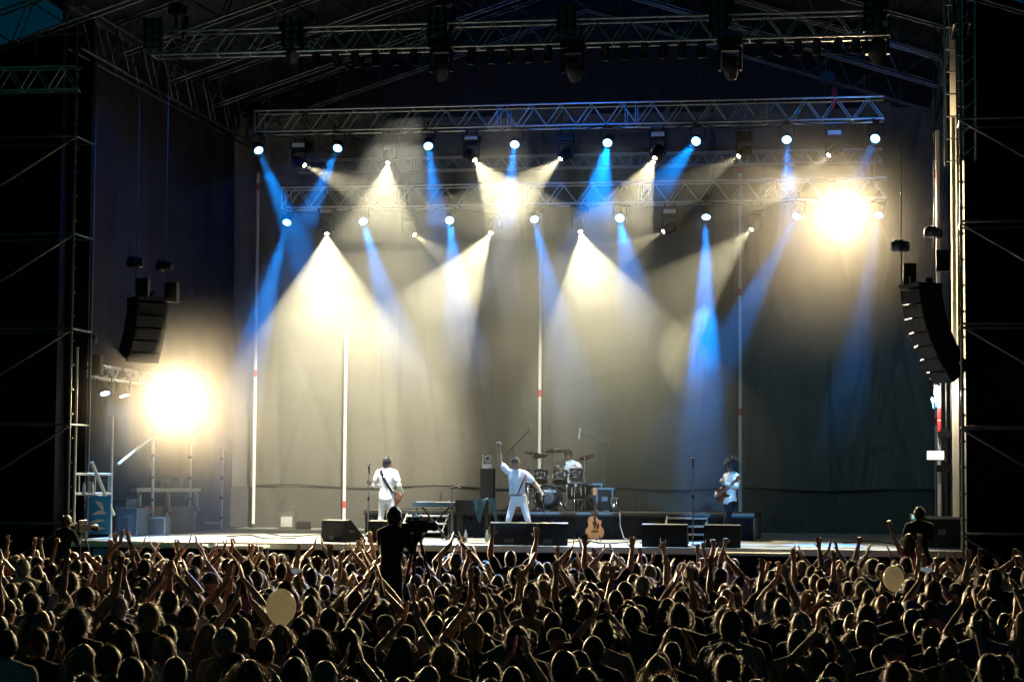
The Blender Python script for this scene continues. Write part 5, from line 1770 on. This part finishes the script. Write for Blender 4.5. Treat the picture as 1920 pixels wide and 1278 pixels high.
# ------------------------------------------------------------------ camera operators
def video_camera(label, M, monitor=False):
    t = Thing('video_camera', label, 'camera', M=M)
    mb = MB(); mb.box((0, 0, 0), (.13, .34, .18)).box((0, -.22, -.02), (.1, .12, .14)); t.part('body', mb, M_BLACK)
    mb = MB(); mb.lathe([(.05, 0), (.06, .02), (.065, .16), (.075, .2), (.075, .24), (.06, .24)], 16, frame((0, .17, 0), (0, 1, 0))); t.part('lens', mb, M_BLACK, True)
    mb = MB(); mb.tube([(0, -.12, .09), (0, -.1, .16), (0, .1, .16), (0, .14, .09)], .014, 6); t.part('top_handle', mb, M_STEEL, True)
    mb = MB(); mb.box((-.13, .06, .08), (.14, .1, .09)).tube([(-.06, .06, .08), (0, .06, .08)], .012, 6); t.part('viewfinder', mb, M_BLACK)
    if monitor:
        mb = MB(); mb.box((-.13, .004, .08), (.11, .006, .07)); t.part('screen', mb, mat('camera_screen', (.2, .5, .5), .3, emit=(.3, .8, .75), estr=.9))
    return t


def tripod(label, loc, h, group='camera tripods'):
    t = Thing('tripod', label, 'tripod', loc, group=group)
    for a in (.5, 2.6, 4.7):
        t.bar('leg', (.04 * math.cos(a), .04 * math.sin(a), h), (.42 * math.cos(a), .42 * math.sin(a), 0), .02, M_BLACK, 8)
    mb = MB(); mb.box((0, 0, h), (.14, .14, .12)).tube([(0, -.05, h), (.1, -.45, h - .18)], .012, 6); t.part('fluid_head', mb, M_BLACK)
    return t


def headphones(o, B):
    Mh = B.hR.to_4x4(); Mh.translation = B.hc
    mb = MB(); mb.tube([(.088 * math.sin(q), 0, .122 * math.cos(q)) for q in np.linspace(-1.7, 1.7, 17)], .011, 6)
    for s_ in (-1, 1): mb.lathe([(.02, -.02), (.042, -.015), (.042, .015), (.02, .02)], 12, T3(s_ * .09, 0, -.015) @ Matrix.Rotation(math.pi / 2, 4, 'Y'))
    c = child(o, 'headphones', mb, M_BLACK, True); c.matrix_basis = Mh


def platform(label, x, y, h, w):
    t = Thing('camera_platform', label, 'platform', (x, y, 0), group='camera platforms')
    mb = MB(); mb.box((0, 0, h - .03), (w, w, .06)); t.part('deck', mb, M_BLACK)
    for i in (-1, 1):
        for j in (-1, 1):
            t.bar('leg', (i * (w / 2 - .06), j * (w / 2 - .06), 0), (i * (w / 2 - .06), j * (w / 2 - .06), h - .06), .025, M_STEEL, 6)


BLACKJ = cloth('black_jacket', (.008, .008, .009))
me, B = BAKED[perf['operator']]
OPS = []
for k, (px, py, Y, sc_, plat, rz, lab) in enumerate([(735, 950, -14.5, 1.04, True, R(-28), 'camera operator in black with headphones rising above the crowd'),
                                     (122, 966, -1.9, 1.0, True, R(-25), 'camera operator at the far left by the blue banner'),
                                     (1722, 950, -2.8, 1.05, True, R(15), 'dark camera operator standing above the crowd at the far right')]):
    P = at(px, py, Y)
    ztop = P.z - 1.745 * sc_
    P.x -= math.sin(rz) * -.02
    if ztop > .05: platform('%s camera platform hidden among the crowd' % ('central', 'far left', 'far right')[k], P.x, Y + .15, ztop, 1.1)
    o = put_person(me, B, (P.x, Y, max(ztop, 0)), rz, sc_, lab, HAIRS['short'][k], M_HAIR['dark'], M_SKINS[1], BLACKJ, M_DARKP, 'camera operators')
    if k < 2: headphones(o, B)
    Mo = Matrix.LocRotScale(o.location, Euler((0, 0, rz)), None)
    cw = Mo @ Vector((.14, .36, 1.5 * sc_))
    video_camera(('video camera aimed by the black clad operator', 'video camera at the far left stage edge', 'video camera with a lit screen at the far right')[k], Matrix.LocRotScale(cw, Euler((0, 0, rz)), (.9,) * 3), k == 2)
    tripod('tripod under the %s video camera' % ('central', 'far left', 'far right')[k], (cw.x, cw.y, max(ztop, 0)), cw.z - max(ztop, 0) - .15)
    OPS.append((P.x, Y, .7))

# follow spots on a pair of stands behind the audience
def follow_spot(label, x, z, targets):
    P = Vector((x, -47.5, z))
    t = Thing('follow_spot', label, 'stage light', P, group='follow spots')
    d = (Vector((0, 2, 3)) - P).normalized()
    F = zrot(d).to_4x4()
    mb = MB(); mb.lathe([(.1, -.9), (.16, -.85), (.18, -.3), (.15, 0), (.15, .02), (.12, .02), (.11, -.01)], 16, F); t.part('barrel', mb, M_BLACK, True)
    mb = MB(); mb.lathe([(.11, 0), (.05, .01)], 16, F); t.part('lens', mb, M_DARKGLASS)
    for a in (.5, 2.6, 4.7): t.bar('leg', (0, 0, -.3), (.9 * math.cos(a), .9 * math.sin(a), -z), .03, M_STEEL)
    for tg, pw, an, c_ in targets:
        q = (Vector(tg) - P).normalized()
        spot(t.o, q * .12, q, pw, c_, an, .5, .08)


follow_spot('left follow spot on a stand behind the audience', -6, 8.5, [(Vector(singer.location) + Vector((0, 0, 1.2)), 46000, 2.5, (.16, .5, 1))])
follow_spot('right follow spot on a stand behind the audience', 10.5, 8.5, [(Vector(singer.location) + Vector((0, 0, 1.2)), 13000, 2.5, (.8, .9, 1)), (Vector(bass.location) + Vector((0, 0, 1.0)), 36000, 2.4, (.7, .86, 1)),
            (Vector((bc.x + .3, 6, DZ + .4)), 5000, 3.0, (.8, .9, 1)), (Vector(gt.location) + Vector((0, 0, 1.1)), 80000, 2.2, (.12, .48, 1))])
# front lights; the deep blue ones are added to tint dark cloths navy
singer_c = Vector(singer.location) + Vector((0, 0, 1.1))
for px, tg, pw, an, c_ in [(800, singer_c, 2200, 12, (.3, .62, 1)), (1080, singer_c, 1600, 12, (.9, .95, 1)), (710, Vector(bass.location) + Vector((0, 0, 1)), 3500, 13, (.85, .92, 1)),
                           (1410, Vector(gt.location) + Vector((0, 0, 1)), 3200, 13, (.2, .5, 1)), (1300, Vector(gt.location) + Vector((0, 0, 1)), 700, 14, COOL),
                           (1130, at(1110, 960, 4), 2600, 17, COOL), (1050, at(1050, 890, 6.4), 3200, 15, COOL), (640, at(560, 1000, 4), 4200, 38, (1, .95, .85)),
                           (800, at(830, 970, 4), 2800, 26, COOL), (980, at(960, 1016, .5), 3400, 28, COOL), (1500, at(1560, 1020, .6), 2600, 25, COOL), (1180, at(1220, 1018, .8), 2600, 26, (.4, .7, 1)),
                           (760, at(650, 830, 12.9), 13000, 29, (1, .92, .7)), (940, at(900, 830, 12.9), 4000, 27, (1, .92, .7)), (1110, at(1140, 830, 12.9), 1000, 26, (.6, .95, 1)), (1540, at(1500, 800, 12.9), 600, 36, (.0, .4, .7)),
                           (620, (-9.6, 8, 7.5), 560, 50, (.0, .1, .75)), (1000, (0, 12.9, 12.6), 420, 60, (.0, .12, .75)), (1600, (7.5, 12.9, 10.5), 300, 50, (.0, .15, .7)), (600, (-9.6, 3, 8.5), 350, 60, (.0, .06, .75))]:  # added blue washes that give the dark cloths their navy cast
    lit(px, tg, pw * K_FRONT, an, c_)
# ================================================================== CROWD
LAND = [(50, 'the left tower'), (175, 'the blue banner'), (320, 'the left searchlight'), (475, 'the leftmost white pole'), (620, 'the left wedge monitor'), (735, 'the black clad operator'),
        (850, 'the keyboard'), (968, 'the singer'), (1115, 'the acoustic guitar'), (1245, 'the dark wedge monitor'), (1365, 'the curly haired guitarist'), (1480, 'the bare right deck'),
        (1585, 'the right searchlight'), (1705, 'the right operator'), (1850, 'the right tower')]
POSE_TXT = {'down': 'arms down', 'down_turned': 'head turned left', 'down_tilt': 'head turned right', 'clap_high': 'clapping overhead', 'clap_wide': 'hands apart overhead',
            'right_up': 'right hand raised', 'left_fist': 'left fist raised', 'both_up': 'both arms raised', 'horns': 'horned hand raised', 'over_head': 'fists over head',
            'phone_up': 'holding up phone', 'chest_clap': 'clapping low'}
UP_ARMS = {'clap_high': [(.05, 2.0), (-.05, 2.0), (.28, 1.62), (-.28, 1.62)], 'clap_wide': [(.17, 1.95), (-.15, 1.97), (.35, 1.58), (-.35, 1.6)], 'right_up': [(.26, 2.05), (.29, 1.7)],
           'left_fist': [(-.22, 2.02), (-.27, 1.7)], 'both_up': [(.36, 2.03), (-.3, 2.05), (.33, 1.7), (-.31, 1.7)], 'horns': [(.2, 2.06), (.26, 1.7)], 'over_head': [(.2, 1.75), (-.2, 1.75)],
           'phone_up': [(.1, 1.85), (-.1, 1.85)]}
BALLOONS = [((527, 1137), -22.0, 'near pale balloon floating over the crowd at the left'), ((1675, 1083), -12.5, 'far pale balloon floating over the crowd at the right')]
rider_p = at(1704, 1000, -5.6)
KEEP = OPS + [(rider_p.x, -5.6, .45)]
cand = []
y = -27.0
row = 0
while y < -4.6:
    row += 1
    dist = y - CAM.y
    xa = at(-70, 1100, y).x; xb = at(1990, 1100, y).x
    x = xa + (row % 2) * .3
    while x < xb:
        X, Yp = x + rng.normal(0, .085), y + rng.normal(0, .12)
        x += .6
        if rng.random() < .06 or any((X - a) ** 2 + (Yp - b_) ** 2 < r_ * r_ for a, b_, r_ in KEEP):
            continue
        far = (Yp + 27) / 22.5
        p_up = .03 + .34 * max(0.0, far) ** 1.3
        fem = rng.random() < .42
        if rng.random() < p_up:
            ps = rng.choice(['clap_high', 'clap_wide', 'right_up', 'left_fist', 'both_up', 'horns', 'over_head', 'phone_up'], p=[.27, .2, .14, .1, .12, .06, .07, .04])
        else:
            ps = rng.choice(['down', 'down_turned', 'down_tilt', 'chest_clap'], p=[.46, .22, .24, .08])
        if fem:
            hs = rng.choice(['long', 'wavy', 'bob', 'tail', 'curly'], p=[.4, .22, .16, .16, .06])
            hc_ = rng.choice(['dark', 'brown', 'fair', 'red'], p=[.36, .36, .23, .05])
        else:
            hs = rng.choice(['short', 'crop', 'messy', 'bald', 'cap', 'curly'], p=[.4, .27, .17, .06, .06, .04])
            hc_ = rng.choice(['dark', 'brown', 'fair', 'grey'], p=[.46, .36, .1, .08])
        sh = rng.choice(list(SHIRTS), p=np.array([36, 9, 12, 10, 6, 3, 3, 6, 5, 6, 2, 2]) / 100)
        s_ = (rng.normal(.95, .035) if fem else rng.normal(1.02, .042))
        cand.append(dict(x=X, y=Yp, ps=str(ps), fem=bool(fem), hs=str(hs), hc=str(hc_), sh=str(sh), s=float(np.clip(s_, .85, 1.12)), rz=float(rng.normal(0, .3)), sk=int(rng.choice(3, p=[.5, .35, .15]))))
    y += .8
# a few people the photograph singles out
for (px, py, kw) in [(398, 1195, dict(fem=True, hs='long', hc='fair', ps='down')), (180, 1252, dict(fem=True, hs='long', hc='fair', ps='down')), (118, 1258, dict(fem=True, hs='long', hc='fair', ps='down')),
                     (243, 1150, dict(fem=False, hs='short', hc='grey', ps='down_turned', sh='brown')), (455, 1130, dict(fem=True, hs='wavy', hc='red', ps='down')), (325, 1135, dict(fem=False, hs='short', hc='brown', ps='clap_high', sh='khaki')),
                     (320, 1205, dict(sh='white', fem=False, hs='short', ps='down')), (1125, 1210, dict(ps='clap_high', fem=False, hs='short', sh='black')), (700, 1160, dict(ps='clap_high', hs='curly', hc='dark')),
                     (718, 1100, dict(ps='clap_wide', sh='beige', fem=False, hs='bald')), (875, 1115, dict(sh='yellow', fem=False, hs='short', ps='down_turned')), (945, 1150, dict(sh='green')), (1220, 1255, dict(fem=True, hs='long', hc='fair', ps='down')),
                     (1350, 1200, dict(hs='cap', fem=False)), (1600, 1250, dict(fem=True, hs='wavy', hc='fair', ps='down')), (1420, 1165, dict(hs='messy', fem=False, hc='brown')), (1375, 1105, dict(ps='both_up', sh='black'))]:
    best = min(cand, key=lambda c: (pix((c['x'], c['y'], 1.62 * c['s']))[0] - px) ** 2 + (pix((c['x'], c['y'], 1.62 * c['s']))[1] - py) ** 2)
    best.update(kw)
for (bpx, bpy_), bY, _ in BALLOONS:
    for c in cand:
        u_ = pix((c['x'], c['y'], 1.9))
        if c['y'] < bY + .5 and abs(u_[0] - bpx) < 62 and c['ps'] in UP_ARMS: c['ps'] = 'down'
# visibility: paint silhouettes from near to far
W_, H_ = 960, 639
occ = np.zeros((H_, W_), bool)
yy, xx = np.mgrid[0:H_, 0:W_]
def paint(cx, cy_, rx, ry):
    x0, x1 = int(max(0, cx - rx)), int(min(W_, cx + rx + 1)); y0, y1 = int(max(0, cy_ - ry)), int(min(H_, cy_ + ry + 1))
    if x0 >= x1 or y0 >= y1: return 0
    m_ = ((xx[y0:y1, x0:x1] - cx) / rx) ** 2 + ((yy[y0:y1, x0:x1] - cy_) / ry) ** 2 < 1
    v = int((m_ & ~occ[y0:y1, x0:x1]).sum()); occ[y0:y1, x0:x1] |= m_
    return v
cand.sort(key=lambda c: c['y'])
for c in cand:
    s_ = c['s']
    u, v, k = pix((c['x'], c['y'], 1.625 * s_)); u /= 2; v /= 2; k /= 2
    c['px'], c['py'] = u * 2, v * 2
    vis = paint(u, v, .095 * k, .13 * k)
    vis += paint(u, v + .55 * k, .23 * k, .4 * k)
    for (ax, az) in UP_ARMS.get(c['ps'], []):
        vis += paint(u + ax * k, v - (az * s_ - 1.625 * s_) * k, .05 * k, .09 * k)
    c['vis'] = vis
seen = sorted([c for c in cand if c['vis'] > 0], key=lambda c: -c['vis'])
indiv, rest = seen[:300], seen[300:]
# row numbers per landmark
cols = {}
for c in indiv:
    c['land'] = min(LAND, key=lambda l: abs(l[0] - c['px']))[1]
    cols.setdefault(c['land'], []).append(c)
for L_ in cols.values():
    L_.sort(key=lambda c: -c['py'])
    for i, c in enumerate(L_): c['ord'] = ORD[i]
HTXT = {'short': 'short', 'crop': 'cropped', 'messy': 'tousled', 'long': 'long', 'wavy': 'wavy', 'bob': 'bobbed', 'curly': 'curly', 'tail': 'ponytailed'}
for c in indiv:
    me, B = BAKED[POSES[c['ps']][int(c['fem'])]]
    if c['hs'] == 'bald': hm_, ht = None, 'bald'
    elif c['hs'] == 'cap': hm_, ht = CAPM, 'capped'
    else:
        L_ = HAIRS[c['hs']]; hm_ = L_[int(rng.integers(len(L_)))]; ht = HTXT[c['hs']] + ' ' + c['hc'] + ' haired'
    lab = '%s person in %s, %s, %s up below %s' % (ht, c['sh'], POSE_TXT[c['ps']], c['ord'], c['land'])
    o = put_person(me, B, (c['x'], c['y'], 0), c['rz'], c['s'], lab, hm_, M_HAIR[c['hc']], M_SKINS[c['sk']], M_SHIRT[c['sh']], M_JEANS if rng.random() < .6 else M_DARKP, 'people in the crowd')
    c['o'] = o
# phones
for c in [c for c in indiv if c['ps'] == 'phone_up'][:4]:
    Mo = Matrix.LocRotScale((c['x'], c['y'], 0), Euler((0, 0, c['rz'])), (c['s'],) * 3)
    t = Thing('phone', 'lit phone held up by the %s person below %s' % (c['ord'], c['land']), 'phone', M=Mo @ T3(0, .36, 1.86), group='phones held up')
    mb = MB(); mb.box((0, 0, 0), (.14, .012, .075)); t.part('case', mb, M_BLACK)
    mb = MB(); mb.box((0, -.0075, 0), (.128, .002, .064)); t.part('screen', mb, mat('phone_screen', (.3, .4, .45), .3, emit=(.75, .85, .9), estr=.15))
# the rest of the crowd, farther and mostly hidden, as one mass
if rest:
    LOW = {}
    dg = bpy.context.evaluated_depsgraph_get()
    tmp = []
    for ps, ids in POSES.items():
        for f_, i in enumerate(ids):
            o = bpy.data.objects.new('tmp', BAKED[i][0]); COL.objects.link(o)
            d = o.modifiers.new('d', 'DECIMATE'); d.ratio = .32
            tmp.append((ps, f_, o, BAKED[i][1]))
    bpy.context.view_layer.update(); dg = bpy.context.evaluated_depsgraph_get()
    for ps, f_, o, B in tmp:
        me = bpy.data.meshes.new_from_object(o.evaluated_get(dg)); me.calc_loop_triangles()
        n = len(me.vertices); V = np.empty(n * 3); me.vertices.foreach_get('co', V)
        Tn = len(me.loop_triangles); T_ = np.empty(Tn * 3, np.int32); me.loop_triangles.foreach_get('vertices', T_)
        pi_ = np.empty(Tn, np.int32); me.loop_triangles.foreach_get('material_index', pi_)
        LOW[ps, f_] = (V.reshape(-1, 3), T_.reshape(-1, 3), pi_, B)
    for _, _, o, _ in tmp: bpy.data.objects.remove(o)
    HLOW = {}
    for st_, L_ in HAIRS.items():
        me = L_[0]; me.calc_loop_triangles(); V = np.empty(len(me.vertices) * 3); me.vertices.foreach_get('co', V)
        T_ = np.empty(len(me.loop_triangles) * 3, np.int32); me.loop_triangles.foreach_get('vertices', T_)
        HLOW[st_] = (V.reshape(-1, 3), T_.reshape(-1, 3))
    mats_ = M_SKINS + [M_SHIRT[k] for k in SHIRTS] + [M_JEANS, M_SHOE, M_EYE, M_LIP] + [M_HAIR[k] for k in HAIRC]
    sk0, sh0, j0, h0 = 0, 3, 3 + len(SHIRTS), 7 + len(SHIRTS)
    AV, AT, AM = [], [], []
    base = 0
    for c in rest:
        V, T_, mi, B = LOW[c['ps'], int(c['fem'])]
        ca, sa = math.cos(c['rz']), math.sin(c['rz']); Rm = np.array([[ca, -sa, 0], [sa, ca, 0], [0, 0, 1]])
        tr = np.array([c['x'], c['y'], 0])
        AV.append(V @ Rm.T * c['s'] + tr); AT.append(T_ + base); base += len(V)
        lut = np.array([sk0 + c['sk'], sh0 + list(SHIRTS).index(c['sh']), j0, j0 + 1, j0 + 2, j0 + 3, j0 + 1]); AM.append(lut[mi])
        st_ = c['hs'] if c['hs'] in HLOW else ('crop' if c['hs'] == 'cap' else None)
        if st_:
            V, T_ = HLOW[st_]
            V = V @ np.array(B.hR).T * 1.03 + np.array(B.hc)
            AV.append(V @ Rm.T * c['s'] + tr); AT.append(T_ + base); base += len(V); AM.append(np.full(len(T_), h0 + list(HAIRC).index(c['hc'])))
    AV, AT, AM = np.concatenate(AV), np.concatenate(AT), np.concatenate(AM)
    me = bpy.data.meshes.new('crowd')
    me.vertices.add(len(AV)); me.vertices.foreach_set('co', AV.astype(np.float32).ravel())
    me.loops.add(len(AT) * 3); me.loops.foreach_set('vertex_index', AT.astype(np.int32).ravel())
    me.polygons.add(len(AT)); me.polygons.foreach_set('loop_start', np.arange(0, len(AT) * 3, 3, dtype=np.int32))
    for m_ in mats_: me.materials.append(m_)
    me.polygons.foreach_set('material_index', AM.astype(np.int32)); me.polygons.foreach_set('use_smooth', np.ones(len(AT), bool))
    me.update(calc_edges=True); me.validate()
    single('crowd', me, None, 'dense packed crowd filling the far rows before the stage', None, kind='stuff')
    print('crowd: individuals', len(indiv), 'mass', len(rest), 'tris', len(AT))

# rider on shoulders
me, B = BAKED[perf['rider']]
zoff = rider_p.z - 1.745 * .96 - .0
rider = put_person(me, B, (rider_p.x, -5.6, zoff), R(12), .96, 'woman in pink sitting on shoulders with one arm raised at the right', HAIRS['long'][1], M_HAIR['brown'], M_SKINS[0], M_SHIRT['pink'], M_JEANS)
me, B = BAKED[POSES['chest_clap'][0]]
put_person(me, B, (rider_p.x, -5.62, 0), R(8), (zoff + .95 * .96 + .02) / 1.47, 'person carrying the woman in pink on the shoulders', HAIRS['crop'][1], M_HAIR['dark'], M_SKINS[1], M_SHIRT['grey'], M_JEANS)

# balloons
M_BALL = mat('balloon_latex', (.95, .93, .8), .18, trans=.72, coat=.5)
for k, ((px, py), Y, lab) in enumerate(BALLOONS):
    P = at(px, py, Y)
    t = Thing('balloon', lab, 'balloon', P, group='balloons')
    r = .145 if k == 0 else .142
    prof = []
    for th in np.linspace(.03, math.pi - .03, 18):
        z = math.cos(th); w_ = math.sin(th) * (1.0 if z > 0 else 1 - .22 * z * z)
        prof.append((r * w_, r * 1.2 * z if z > 0 else r * 1.32 * z))
    mb = MB(); mb.lathe(prof[::-1], 28); t.part('skin', mb, M_BALL, True)
    mb = MB(); mb.lathe([(.018, -r * 1.32 - .03), (.006, -r * 1.32 - .008), (.01, -r * 1.32 + .004)], 10); t.part('knot', mb, M_BALL, True)
    mb = MB(); mb.tube([(.0, 0, -r * 1.34), (.01, .0, -r * 1.34 - .2), (-.01, 0, -r * 1.34 - .45), (.01, 0, -r * 1.34 - .75)], .003, 5); t.part('string', mb, M_WHITEB, True)
